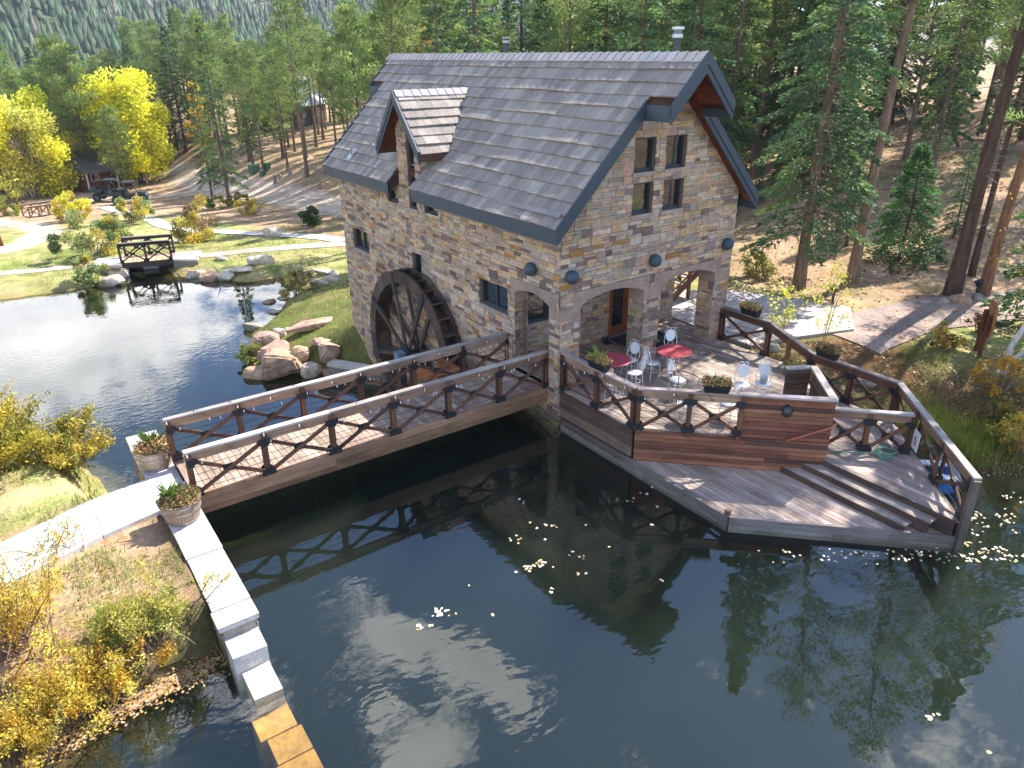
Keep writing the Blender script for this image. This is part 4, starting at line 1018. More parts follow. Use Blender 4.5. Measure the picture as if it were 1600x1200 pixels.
plank_wall('rim_beam', (3.18, -8.80), (6.2, -5.7), -.1, .56, DARKW, .19, .06)
plank_wall('rim_beam', (6.22, -5.65), (6.22, -.4), .0, .56, DARKW, .19, .06)
plank_wall('plank_wall', (.09, -2.76), (3.14, -5.81), LZ+.01, 1.04, REDW, .105, v=.14)
plank_wall('plank_wall', (1.78, -4.445), (3.14, -5.805), 1.045, 2.09, REDW, .105, v=.16)
plank_wall('plank_wall', (1.78, -4.36), (3.05, -5.63), 1.09, 2.09, DARKW, .14, .02)
plank_wall('plank_wall', (3.17, -5.74), (4.38, -4.42), .58, 2.09, DARKW)
plank_wall('plank_wall', (4.36, -4.33), (3.86, -4.02), 1.085, 2.06, DARKW)
for (a, b, z) in (((1.76, -4.40), (3.17, -5.81), 2.10), ((3.11, -5.78), (4.40, -4.38), 2.103), ((4.37, -4.32), (3.85, -4.01), 2.075)):
    mb = MB(); mb.beam((*a, z), (*b, z), .17, .045, wcol([hexl('b3a69d')], .05)); mb.build('cap_board', M['wood'], te)
# rails
Railing('railing', (.09, -.10), (.09, -2.70), DZ0, 2, te, cap=[hexl('a89a92'), hexl('b5a8a0')], ext=(.05, .05))
Railing('railing', (.12, -2.80), (1.76, -4.40), DZ0, 2, te, cap=[hexl('a89a92'), hexl('b5a8a0')], ext=(.05, .0))
Railing('railing', (6.24, -.10), (6.24, -1.75), DZ0, 1, te, cap=[hexl('6d655f'), hexl('77706a')], beam=RUST, ext=(.0, .05))
mb = MB(); mb.beam((6.24, -1.72, 2.10), (6.24, -3.2, 1.62), .15, .045, wcol([hexl('6d655f')])); rr = mb.build('railing', M['wood'], te)
mb = MB(); mb.beam((6.24, -1.72, 1.97), (6.24, -3.2, 1.49), .085, .2, wcol(RUST)); mb.build('top_beam', M['wood'], rr)
for y, zt in ((-2.45, 1.8),):
    mb = MB(); mb.beam((6.24, y, .2), (6.24, y, zt), .1, .1, wcol(RUST)); mb.build('post', M['wood'], rr)
Railing('railing', (6.24, -3.16), (6.24, -5.58), MZ, 2, te, cap=[hexl('7a726d'), hexl('857c76')], beam=RUST, ext=(.05, .05))
Railing('railing', (6.20, -5.66), (3.22, -8.78), MZ, 3, te, cap=[hexl('a59b95'), hexl('b0a8a2')], ext=(.05, .12))
Railing('railing', (3.66, -5.36), (4.92, -6.70), MZ, 2, te, cap=[hexl('b5aaa4'), hexl('b0a59f')], ext=(.08, .0), hgt=1.0, endpost=(False, True), cables=2)
mb = MB(); mb.beam((3.14, -8.84, -.1), (3.14, -8.84, 1.6), .13, .2, wcol([hexl('6b5d55')]), up=(1, 1, 0)); mb.build('corner_post', M['wood'], te)
mb = MB(); mb.box((.02, -5.66, .1), (.12, -5.56, .36), wcol([hexl('7a5c4c')])); mb.build('corner_post', M['wood'], te)
# red handrail and lamp on the plank wall
tw = Vector((1, -1, 0)).normalized(); nw = Vector((-1, -1, 0)).normalized()
mb = MB(); p0 = Vector((2.47, -5.17, 1.08))+nw*.09; p1 = Vector((3.13, -5.83, 1.50))+nw*.09
mb.tube([Vector((2.47, -5.17, 1.08))+nw*.02, p0, p1, Vector((3.17, -5.87, 1.55))+nw*.02], .024, 8, hexl('b0604c')); mb.build('handrail', M['paint'], te, True)
mb = MB(); c_ = Vector((2.42, -5.1, 1.79))+nw*.06; mb.ball(c_, .12, hexl('454a4c'), 14, 10, (1, 1, 1.25)); lo = mb.build('deck_lamp', M['metal'], te, True)
mb = MB(); mb.tube([Vector((2.42, -5.1, 1.92))+nw*.02, Vector((2.42, -5.1, 1.92))+nw*.1], .035, 8, STEEL); mb.build('bracket', M['black'], lo)
for x, y in ((.4, -5.2), (.4, -3.4), (2.9, -8.0), (5.9, -5.4), (5.9, -1.2), (.4, -1.0), (3.2, -5.5), (3.3, -2.5)):
    mb = MB(); mb.tube([(x, y, -2), (x, y, .15)], .13, 10, hexl('3d322b')); mb.build('pile', M['wood'], te)
lights((.09, -.1), (.09, -2.72), 2.13, 9, 'white bulbs strung on the short terrace rail next to the mill corner', side=-1)
lights((.12, -2.8), (1.76, -4.4), 2.13, 7, 'white bulbs strung on the terrace rail left of the red plank wall', side=-1)

# ------------------------------------------------------------------ furniture and planters
def plant_tuft(name, parent, off, r, pal, n, spiky=0, hgt=.2, spl=.35, seed=1, m='leaf', sp_at=(0, 0), box=None):
    R_ = random.Random(seed); mb = MB()
    for i in range(n):
        if box: x, y = R_.uniform(-box[0], box[0]), R_.uniform(-box[1], box[1])
        else:
            a = R_.uniform(0, 6.28); q = r*math.sqrt(R_.random()); x, y = q*math.cos(a), q*math.sin(a)
        z = R_.uniform(.0, hgt)*(1-.5*(x*x+y*y)/(r*r+.001)); l = R_.uniform(.035, .075); a = R_.uniform(0, 6.28); el = R_.uniform(.1, 1.3)
        d = Vector((math.cos(a)*math.cos(el), math.sin(a)*math.cos(el), math.sin(el))); s_ = d.orthogonal().normalized()*l*.33; p = Vector((x, y, z))
        mb.poly([p, p+d*l*.5+s_, p+d*l, p+d*l*.5-s_], jit(R_.choice(pal), .2))
    for i in range(spiky):
        a = R_.uniform(0, 6.28); el = R_.uniform(.95, 1.52); l = spl*R_.uniform(.5, 1.1); d = Vector((math.cos(a)*math.cos(el), math.sin(a)*math.cos(el), math.sin(el))); s_ = Vector((-math.sin(a), math.cos(a), 0))*.007
        p = Vector((sp_at[0]+R_.uniform(-.03, .03), sp_at[1]+R_.uniform(-.03, .03), .02)); t_ = p+d*l+Vector((math.cos(a), math.sin(a), -.3))*l*.18
        mb.poly([p-s_, p+s_, p+d*l*.6+s_*.7, t_, p+d*l*.6-s_*.7], jit(hexl('7d9a4a'), .25))
    o = mb.build(name, M[m], parent, off=(0, 0, 0)); o.location = off
    return o
SUCC = [hexl('8a7a4a'), hexl('a8884e'), hexl('7a5a3e'), hexl('9a9a5a'), hexl('6d7a42'), hexl('b58a5a'), hexl('8a4a3a'), hexl('c2a878')]
def barrel(loc, label, seed, rz_):
    b = thing('barrel_planter', label, 'planter', loc, rz_, 'half barrel planters on the wall'); R_ = random.Random(seed)
    mb = MB(); prof = [(.30, 0), (.335, .12), (.365, .25), (.385, .38), (.39, .46), (.36, .46), (.35, .38), (.001, .38)]
    cs_ = [jit(hexl('a8907a'), .16) for _ in range(26)]
    mb.lathe(prof, 26, (.3,)*3, cols=lambda i, j: cs_[j] if i < 6 else hexl('3a2e24')); mb.build('barrel', M['wood'], b, off=(0, 0, 0))
    for z in (.05, .27, .41):
        r = np.interp(z, [0, .12, .25, .38, .46], [.30, .335, .365, .385, .39]); mb = MB(); mb.lathe([(r+.002, z-.022), (r+.008, z-.02), (r+.012, z+.02), (r+.004, z+.022)], 26, hexl('a39c98')); mb.build('hoop', M['metal'], b, off=(0, 0, 0))
    plant_tuft('plant', b, (0, 0, .40), .40, SUCC, 1000, 40, .26, .5, seed, sp_at=(.1, .12))
barrel((-9.35, 2.62, .79), 'half barrel planter on the far side of the bridge entrance', 4, .4)
barrel((-9.36, .12, .79), 'half barrel planter on the near side of the bridge entrance', 6, 2.1)
def trough(loc, rz_, label, seed, spl=.34, nsp=22, flip=0):
    b = thing('rail_planter', label, 'planter', loc, rz_, 'black trough planters on the rails'); k_ = hexl('1d2022'); mb = MB(); L0, L1, W0, W1, hh = .26, .31, .085, .12, .2
    c0 = [(-L0, -W0, 0), (L0, -W0, 0), (L0, W0, 0), (-L0, W0, 0)]; c1 = [(-L1, -W1, hh), (L1, -W1, hh), (L1, W1, hh), (-L1, W1, hh)]; c2 = [(x*.93, y*.84, z) for x, y, z in c1]; c3 = [(x, y, z-.04) for x, y, z in c2]
    mb.poly(c0[::-1], k_)
    for i in range(4):
        j = (i+1) % 4; mb.poly([c0[i], c0[j], c1[j], c1[i]], k_); mb.poly([c1[i], c1[j], c2[j], c2[i]], k_); mb.poly([c2[i], c2[j], c3[j], c3[i]], k_)
    mb.poly(c3, hexl('2e241c')); mb.build('trough', M['paint'], b, off=(0, 0, 0))
    plant_tuft('plant', b, (0, 0, .17), .36, SUCC, 520, nsp, .18, spl, seed, box=(.32, .15))
trough((.09, -1.42, 2.122), rad(90), 'black trough planter on the short rail next to the mill corner', 11, .42)
trough((1.33, -3.98, 2.122), rad(-45), 'black trough planter on the front rail beside the red plank wall', 12, .3, 12)
trough((6.24, -1.05, 2.122), rad(90), 'black trough planter on the far rail next to the right stone pillar', 13, .3, 14)
trough((6.24, -3.62, 1.642), rad(90), 'black trough planter on the right rail above the grassy bank', 14, .26, 16)
pot = thing('flower_pot', 'black flower pot with trailing plant on the steps beside the alcove', 'planter', (5.72, -3.05, .93))
mb = MB(); mb.lathe([(.001, 0), (.14, 0), (.19, .3), (.2, .32), (.17, .32), (.165, .26), (.001, .26)], 18, hexl('1f2224')); mb.build('pot', M['paint'], pot, off=(0, 0, 0))
plant_tuft('plant', pot, (0, 0, .24), .32, SUCC[:5], 520, 8, .34, .3, 17)
# bistro set
WH = (.80, .80, .80)
def ring(mb, c, r, tr, col, n=20, tilt=None, sc=(1, 1)):
    pts = []
    for i in range(n+1):
        a = 2*math.pi*i/n; p = Vector((r*math.cos(a)*sc[0], 0, r*math.sin(a)*sc[1])) if tilt else Vector((r*math.cos(a), r*math.sin(a), 0)); pts.append(Vector(c)+p)
    mb.tube(pts, tr, 6, col, cap=False)
chair = thing('bistro_chair', 'x', 'chair', (0, 0, 0), 0, 'white bistro chairs on the terrace')
mb = MB(); mb.lathe([(.001, .445), (.19, .45), (.2, .44), (.19, .425), (.001, .43)], 22, WH); mb.build('seat', M['white'], chair, True)
mb = MB(); pr = []
for i in range(24):
    a = 2*math.pi*i/24; pr.append((.135*math.cos(a), .70+.165*math.sin(a)))
for dy in (0, .012): mb.poly([(x, .20+dy+.12*(z-.45), z) for x, z in (pr if dy == 0 else pr[::-1])], WH)
mb.build('back_panel', M['white'], chair)
mb = MB()
fr_pts = [(-.17, .13, .44), (-.185, .19, .56), (-.165, .21, .70), (-.12, .235, .83), (0, .245, .885), (.12, .235, .83), (.165, .21, .70), (.185, .19, .56), (.17, .13, .44)]
mb.tube(fr_pts, .010, 6, WH)
for sx in (-1, 1):                              # scrolls over the back
    mb.tube([(sx*.10, .24, .85), (sx*.12, .245, .90), (sx*.07, .25, .945), (sx*.015, .25, .93), (sx*.01, .25, .885)], .008, 6, WH); mb.tube([(sx*.13, .235, .82), (sx*.17, .235, .84), (sx*.175, .235, .80)], .007, 6, WH)
    mb.tube([(sx*.06, .19, .44), (sx*.06, .20, .55)], .007, 6, WH)
mb.build('back_frame', M['white'], chair, True)
for (x, y) in ((-.14, -.13), (.14, -.13), (-.15, .14), (.15, .14)):
    mb = MB(); mb.tube([(x, y, .43), (x*1.08, y*1.08, .25), (x*1.2, y*1.25, .05), (x*1.32, y*1.35, .0)], .010, 6, WH); mb.build('leg', M['white'], chair, True)
mb = MB(); ring(mb, (0, 0, .2), .165, .006, WH); mb.build('stretcher', M['white'], chair, True)
CH = [((3.25, -3.24), rad(-52), 'empty white bistro chair alone on the terrace left of the chair holding a bucket'), ((3.72, -3.52), rad(-52), 'white bistro chair with a silver bucket on its seat'),
      ((2.12, -.42), rad(-75), 'white bistro chair on the right of the shaded red table, oval back towards the pillar'), ((1.62, -1.12), rad(-165), 'sunlit white bistro chair seen edge on between shaded red table and rail'),
      ((3.72, -.45), rad(-30), 'white bistro chair behind the sunlit red table'), ((2.48, -.92), rad(80), 'white bistro chair left of the sunlit red table'), ((2.18, -2.1), rad(10), 'white bistro chair between the sunlit red table and the glass table'),
      ((.72, -1.35), rad(100), 'white bistro chair between the shaded red table and the short rail'), ((1.25, -3.2), rad(140), 'white bistro chair in front of the glass table by the front rail'), ((2.15, -3.75), rad(190), 'white bistro chair standing close behind the front rail trough')]
for i, ((x, y), a, lb) in enumerate(CH):
    c_ = chair if i == 0 else dup(chair)
    c_.location = (x, y, DZ0+.004); c_.rotation_euler = (0, 0, a); c_['label'] = lb
def table(name, x, y, r, label, glass=False):
    t = thing(name, label, 'table', (x, y, DZ0+.004), 0.3, None if glass else 'red bistro tables'); col = hexl('bb4f58')
    mb = MB()
    if glass:
        mb.lathe([(r-.005, .72), (.001, .72)], 36, (.8, .9, .85)); mb.build('tabletop', M['clear'], t, off=(0, 0, 0))
        mb = MB(); ring(mb, (0, 0, .72), r, .012, hexl('4a5a4e'), 36); mb.build('rim', M['paint'], t, True, off=(0, 0, 0)); lc = hexl('3f4a44')
    else:
        mb.lathe([(.001, .722), (r-.012, .722), (r, .715), (r, .70), (r-.012, .695), (.001, .70)], 36, col); mb.build('tabletop', M['white'], t, off=(0, 0, 0)); lc = col
    for k in range(4):
        a = k*math.pi/2+.4; c_, s_ = math.cos(a), math.sin(a); mb = MB(); mb.tube([(c_*r*.5, s_*r*.5, .70), (c_*r*.28, s_*r*.28, .5), (c_*r*.12, s_*r*.12, .36), (c_*r*.3, s_*r*.3, .16), (c_*r*.6, s_*r*.6, .01)], .012, 6, lc); mb.build('leg', M['paint'], t, True, off=(0, 0, 0))
    mb = MB(); ring(mb, (0, 0, .36), r*.16, .01, lc); mb.build('brace_ring', M['paint'], t, True, off=(0, 0, 0))
table('bistro_table', 3.03, -1.14, .47, 'round red bistro table in the sun right of the middle pillar')
table('bistro_table', 1.32, -.62, .47, 'round red bistro table in the shade left of the middle pillar')
table('glass_table', 1.75, -2.5, .5, 'round glass table with thin green rim behind the front rail', True)
bk = thing('bucket', 'small shiny silver bucket on a white chair seat', 'bucket', (3.72, -3.52, DZ0+.456))
mb = MB(); mb.lathe([(.001, 0), (.075, 0), (.1, .16), (.105, .165), (.095, .16), (.07, .02), (.001, .02)], 18, hexl('c9ccd0')); mb.build('bucket_body', M['metal'], bk, True, off=(0, 0, 0))
mb = MB(); ring(mb, (0, 0, .16), .102, .004, hexl('d5d8dc'), 16, True); mb.build('handle', M['metal'], bk, True, off=(0, 0, 0))
hs = thing('garden_hose', 'pale green garden hose coiled on the middle deck', 'hose', (4.45, -6.5, MZ))
mb = MB(); pts = []
for i in range(70):
    a = i*.42; r = .24+.05*math.sin(i*.9)-.0012*i; pts.append((4.5+r*math.cos(a)*1.15, -6.45+r*math.sin(a), MZ+.015+.0011*i))
pts += [(4.2, -6.3, MZ+.03), (3.9, -5.95, MZ+.015), (3.6, -5.75, MZ+.015), (3.45, -5.95, MZ+.015)]
mb.tube(pts, .011, 6, hexl('5fa386')); mb.build('hose', M['paint'], hs, True)
urn = thing('urn', 'dark green lidded urn in the porch behind the corner pillar', 'urn', (.98, .95, DZ0))
mb = MB(); mb.lathe([(.001, 0), (.15, 0), (.2, .2), (.21, .4), (.15, .55), (.1, .6), (.001, .6)], 18, hexl('1f3a38')); mb.build('urn_body', M['paint'], urn, True, off=(0, 0, 0))
mb = MB(); mb.lathe([(.2, .62), (.21, .64), (.14, .66), (.001, .66)], 18, hexl('6b5a34')); mb.tube([(0, 0, .58), (0, 0, .64)], .03, 8, hexl('6b5a34')); mb.build('lid', M['paint'], urn, True, off=(0, 0, 0))
dm = MB(); dm.box((3.5, .55, DZ0+.004), (5.2, 1.95, DZ0+.016), hexl('3c3f45')); tag(dm.build('doormat', M['ground']), 'large charcoal doormat on the porch boards in front of the glazed door', 'doormat')
sh = thing('boots', 'pair of black boots on porch boards left of the doormat', 'boots', (3.2, 1.7, DZ0))
for k in range(2):
    mb = MB(); x0 = 3.12+k*.14; mb.ball((x0, 1.62, DZ0+.05), .06, (.02, .02, .02), 10, 6, (.8, 1.8, .7)); mb.tube([(x0, 1.7, DZ0+.04), (x0, 1.72, DZ0+.22)], .05, 10, (.02, .02, .02)); mb.build('boot', M['paint'], sh, True)
# white notice on the right rail
nb = thing('notice_board', 'small white notice with red marks on the right hand rail', 'sign', (4.86, -6.98, 1.0))
mb = MB(); t_ = Vector((-1, -1.04, 0)).normalized(); n_ = Vector((-t_.y, t_.x, 0)); n_ = -n_ if n_.dot(Vector((-1, 1, 0))) < 0 else n_
c_ = Vector((4.86, -6.98, 1.06))+n_*.1; mb.obox(c_, t_*.17, n_*.008, Vector((0, 0, .23)), (.75, .74, .72)); mb.build('board', M['white'], nb)
mb = MB()
for (u, v, w_, h_) in ((0, .07, .05, .012), (-.02, .03, .03, .03), (.03, .0, .05, .012), (0, -.06, .09, .01), (0, -.1, .07, .01)): mb.obox(c_+t_*u+Vector((0, 0, v))+n_*.011, t_*w_, n_*.002, Vector((0, 0, h_)), hexl('a8424a'))
mb.build('red_marks', M['paint'], nb)
# blue boat moored beyond the rail
bo = thing('rowing_boat', 'blue and white boat moored in shallow water behind the right rail', 'boat', (5.62, -7.05, .04), rad(46))
mb = MB(); S_ = [(-.85, .32, .0), (-.45, .42, -.02), (.15, .43, -.02), (.6, .31, .02), (.95, .05, .08)]; NB = 9; rows = []
for (x, hw, zb) in S_: rows.append([(x, hw*math.sin(math.pi*(k/(NB-1)-.5)), zb-.12+.36*abs(2*k/(NB-1)-1)**2.2+.05*x*x*.3) for k in range(NB)])
for i in range(len(rows)-1):
    for k in range(NB-1):
        mb.poly([rows[i][k], rows[i+1][k], rows[i+1][k+1], rows[i][k+1]], hexl('2f6fb5') if 1 <= k < NB-2 else hexl('d8dde2'))
mb.poly(rows[0][::-1], hexl('2f6fb5')); mb.build('hull', M['paint'], bo, True, off=(0, 0, 0))
for x in (-.5, .15):
    mb = MB(); mb.box((x-.1, -.36, .1), (x+.1, .36, .14), hexl('cfd6dc')); mb.build('seat', M['paint'], bo, off=(0, 0, 0))
# steps with rustic rail seen through the right arch
stp = thing('timber_stairs', 'rustic outdoor timber stairs with log rails seen through the right hand arch', 'stairs', (8.2, 3.6, 1.09))
for i in range(6):
    mb = MB(); mb.hexa([(x, y, 1.09+.18*(i+1)+t) for t in (-.05, 0) for y in (3.3+i*.02, 4.5) for x in (7.6+.30*i, 7.92+.30*i)], wcol(GREYT)); mb.build('tread', M['wood'], stp)
for y in (3.28, 4.52):
    mb = MB(); mb.beam((7.5, y, 1.1), (9.4, y, 2.25), .06, .22, wcol(RUST)); mb.build('stringer', M['wood'], stp)
    for x, z in ((7.6, 1.1), (8.5, 1.5), (9.4, 2.1)):
        mb = MB(); mb.tube([(x, y, 1.0), (x, y, z+1.1)], [.075, .065], 10, wcol(RUST)); mb.build('post', M['wood'], stp)
    for h_ in (.3, .65, 1.0):
        mb = MB(); mb.tube([(7.6, y, 1.15+h_), (8.5, y+.02, 1.62+h_), (9.4, y, 2.2+h_)], .035, 8, wcol(RUST)); mb.build('log_rail', M['wood'], stp)
# ------------------------------------------------------------------ vegetation
def quads(P, D, S, col):
    """diamond leaves: base P, tip P+D, half width S -> (V, F, cols)"""
    n = len(P); V = np.stack([P, P+D*.5+S, P+D, P+D*.5-S], 1).reshape(-1, 3); F = np.arange(4*n).reshape(n, 4); return V, F, col
def unit(v): return v/(np.linalg.norm(v, axis=-1, keepdims=True)+1e-9)
def trunk_mb(h, r0_, r1, bend, col, R_, n=8, k=10, flare=1.35):
    mb = MB(); pts = []; rs2 = []
    for i in range(k+1):
        t = i/k; pts.append((bend[0]*t*t+.04*math.sin(t*7+R_.random()), bend[1]*t*t+.04*math.sin(t*5), -.3+(h+.3)*t)); rs2.append(lerp(r0_, r1, t)*(flare if i == 0 else 1))
    mb.tube(pts, rs2, n, col); return mb, pts
def conifer(name, label, h, R, base, seed, pal, kind='spruce', nb=90, per=7, leaf=.34, tr=.2, bark='6e5a4c', bend=(0, 0), dens=1.0, group=None, dead=0):
    R_ = random.Random(seed); q = np.random.RandomState(seed)
    root = thing(name, label, 'tree', (0, 0, 0), 0, group); bc = hexl(bark)
    mb, pts = trunk_mb(h*.97, tr, .02, bend, bc, R_)
    Ps, Ds, Ss, Cs = [], [], [], []
    pal = [np.array(c) for c in pal]
    ax = lambda z: np.array([bend[0]*(z/h)**2, bend[1]*(z/h)**2, z])
    for b in range(nb):
        t = (b+R_.random())/nb; t = t**(.9 if kind == 'spruce' else .8); z = base+(h-base)*t*.99; a = b*2.39996+R_.uniform(-.5, .5)
        if kind == 'spruce': L = R*((1-t)**.85)*R_.uniform(.72, 1.12)+.12; el = lerp(-.28, .55, t**1.5)
        else:
            pr = (math.sin(min(1, t*1.25+.12)*math.pi*.62))*(1-t**3*.75); L = R*pr*R_.uniform(.5, 1.15)+.15; el = lerp(.0, .75, t)+R_.uniform(-.12, .2)
        d = np.array([math.cos(a)*math.cos(el), math.sin(a)*math.cos(el), math.sin(el)]); o = ax(z); tint = pal[R_.randrange(len(pal))]*R_.uniform(.7, 1.3)
        curve = -.18*L if kind == 'spruce' else .12*L
        tip = o+d*L+np.array([0, 0, curve]); midp = o+d*L*.55+np.array([0, 0, curve*.25])
        if L > .5: mb.tube([tuple(o), tuple(midp), tuple(tip)], [max(.012, tr*.16*(1-t)+.012), max(.01, tr*.1*(1-t)), .006], 4, bc, cap=False)
        m = int(max(3, L/.2*(1.0 if kind == 'spruce' else .85))*per*dens)
        if kind == 'spruce':
            s_ = q.uniform(.12, 1.02, m)**.75; sd = np.array([-math.sin(a), math.cos(a), 0]); lat = q.uniform(-1, 1, m)*(.30*L*(1.08-s_)+.09)
            P = o[None]+(d*L)[None]*s_[:, None]+np.array([0, 0, 1])[None]*(curve*s_**2)[:, None]+sd[None]*lat[:, None]+np.array([0, 0, 1])[None]*(q.uniform(-.12, .05, m)-.10*np.abs(lat))[:, None]
            D = unit(d[None]*.9+sd[None]*(np.sign(lat)*q.uniform(.3, 1.2, m))[:, None]+q.normal(0, .28, (m, 3))+np.array([[0, 0, -.12]]))*(leaf*q.uniform(.6, 1.2, m))[:, None]
        else:
            ncl = max(2, int(L/.55)); cen = []
            for c in range(ncl):
                ss = lerp(.35, 1.0, (c+R_.random())/ncl); cen.append(o+d*L*ss+np.array([0, 0, curve*ss*ss])+np.array([R_.uniform(-.3, .3)*L*.4, R_.uniform(-.3, .3)*L*.4, R_.uniform(-.05, .2)]))
            cen = np.array(cen); ci = q.randint(0, ncl, m); rad_ = .20+.10*L; off = unit(q.normal(0, 1, (m, 3)))*(q.uniform(0, 1, (m, 1))**.5)*rad_*np.array([[1.25, 1.25, .62]])
            P = cen[ci]+off; D = unit(off*1.2+d[None]*.25+np.array([[0, 0, .45]])*rad_+q.normal(0, .12, (m, 3)))*(leaf*q.uniform(.6, 1.15, m))[:, None]
        S = unit(np.cross(D, q.normal(0, 1, (m, 3))))*(leaf*q.uniform(.13, .24, m))[:, None]*(1.0 if kind == 'spruce' else .8)
        Ps.append(P); Ds.append(D); Ss.append(S); Cs.append(tint[None]*q.uniform(.75, 1.3, (m, 1)))
    for k_ in range(dead):                        # bare dead twigs below the crown
        z = R_.uniform(base*.35, base*1.05); a = R_.uniform(0, 6.28); L = R_.uniform(.5, 1.3); o = ax(z); mb.tube([tuple(o), (o[0]+math.cos(a)*L, o[1]+math.sin(a)*L, z-R_.uniform(-.1, .25))], [.02, .006], 4, hexl('8a7d72'), cap=False)
    mb.build('trunk', M['bark'], root, False, off=(0, 0, 0))
    V, F, c = quads(np.concatenate(Ps), np.concatenate(Ds), np.concatenate(Ss), np.concatenate(Cs)); mesh_np('crown', V, F, c, M['needle'], root)
    return root
def leafy(name, label, h, R, base, seed, pal, n=6000, leaf=.16, tr=.12, bark='cfc6b4', clumps=38, cat='tree', stems=1, group=None, mat_='aspen', flat=1.0, parts=('trunk', 'crown'), bend=(0, 0), hollow=.25):
    R_ = random.Random(seed); q = np.random.RandomState(seed); root = thing(name, label, cat, (0, 0, 0), 0, group); mb = MB(); bc = hexl(bark)
    cen = []; zc = (h+base)/2; hz = (h-base)/2
    for i in range(clumps):
        while True:
            p = np.array([R_.uniform(-1, 1), R_.uniform(-1, 1), R_.uniform(-1, 1)])
            w_ = 1-.45*max(0, p[2])-.15*max(0, -p[2])
            if p[0]**2+p[1]**2 < w_*w_ and np.dot(p, p) < 1.25 and np.dot(p, p) > hollow: break
        cen.append((p*np.array([R, R, hz])+np.array([bend[0]*.8, bend[1]*.8, zc]), R_.uniform(.22, .42)*min(R, hz)*1.0))
    for s_ in range(stems):
        a = R_.uniform(0, 6.28); o = (0, 0) if stems == 1 else (math.cos(a)*R*.16*R_.random(), math.sin(a)*R*.16*R_.random())
        tp = (o[0]+bend[0]+(0 if stems == 1 else math.cos(a)*R*.6), o[1]+bend[1]+(0 if stems == 1 else math.sin(a)*R*.6), h*R_.uniform(.72, .95))
        mid = ((o[0]+tp[0])*.42+R_.uniform(-.06, .06), (o[1]+tp[1])*.42+R_.uniform(-.06, .06), h*.45); mb.tube([(o[0], o[1], -.25), mid, tp], [tr, tr*.65, tr*.15], 6, bc, cap=False)
    for c, r_ in cen:
        z0 = max(base*.6, c[2]-R*.5); mb.tube([(c[0]*.12, c[1]*.12, z0*.85), (c[0]*.6, c[1]*.6, z0*.5+c[2]*.5-.05), tuple(c)], [tr*.3, tr*.2, .006], 4, bc, cap=False)
    per = n//clumps; Ps, Cs = [], []
    for c, r_ in cen:
        off = unit(q.normal(0, 1, (per, 3)))*(q.uniform(0, 1, (per, 1))**.42)*r_*np.array([[1, 1, flat]]); Ps.append(c[None]+off); tint = np.array(R_.choice(pal))*R_.uniform(.8, 1.2); Cs.append(tint[None]*q.uniform(.75, 1.25, (per, 1)))
    P = np.concatenate(Ps); m = len(P); D = unit(q.normal(0, 1, (m, 3))+np.array([[0, 0, -.2]]))*(leaf*q.uniform(.6, 1.2, m))[:, None]; S = unit(np.cross(D, q.normal(0, 1, (m, 3))))*(leaf*q.uniform(.28, .48, m))[:, None]
    mb.build(parts[0], M['bark'], root, off=(0, 0, 0)); V, F, c = quads(P, D, S, np.concatenate(Cs)); mesh_np(parts[1], V, F, c, M[mat_], root)
    return root
PINE = [hexl('74884a'), hexl('849650'), hexl('647c46'), hexl('919c5c')]; SPR = [hexl('5d7850'), hexl('6a8550'), hexl('526c4a'), hexl('768f55')]; YEL = [hexl('e4e044'), hexl('ece65c'), hexl('d8d43e'), hexl('e2e070')]; GOLD = [hexl('cdb84e'), hexl('d8c65c'), hexl('bca64a'), hexl('b0ac54'), hexl('c6bc5e')]; WIL = [hexl('9aa86a'), hexl('b0b070'), hexl('8a9c62'), hexl('c2b358'), hexl('a3a860')]
protos = {}
def P_(k, f): protos[k] = f
pine_protos = [conifer('pine_tree', 'p', 13.0, 1.9, 5.0, 100+i, PINE, 'pine', 70, 15, .25, .17, '7d6a5c', (R0, R1), dead=10) for i, (R0, R1) in enumerate(((.3, .1), (-.2, .3), (.1, -.4)))]
bushy_pines = [conifer('pine_tree', 'p', 11.0, 2.7, 1.8, 110+i, PINE, 'pine', 80, 17, .27, .2, '6b5548') for i in range(2)]
spruces = [conifer('spruce_tree', 'p', 13.0, 2.3, 1.2, 120+i, SPR, 'spruce', 115, 13, .25, .19, '6a5548') for i in range(2)]
slim = [conifer('spruce_tree', 'p', 14.0, 1.6, 2.2, 130, SPR+PINE, 'spruce', 110, 12, .25, .17, '75665a', dead=6)]
used_first = set()
def put(proto, name_label, x, y, s=1.0, rz_=None, group=None, z=None, sz=None, dz=0):
    z = H1(x, y) if z is None else z; key = proto.name
    o = proto if key not in used_first else dup(proto); used_first.add(key)
    o.location = (x, y, z-.05+dz); o.rotation_euler = (0, 0, rng.uniform(0, 6.28) if rz_ is None else rz_); o.scale = (s, s, s if sz is None else sz); o['label'] = name_label
    if group: o['group'] = group
    elif 'group' in o: del o['group']
    return o
taken = []
def ok(x, y, dmin):
    if any((x-a)**2+(y-b)**2 < dmin*dmin for a, b in taken): return False
    taken.append((x, y)); return True
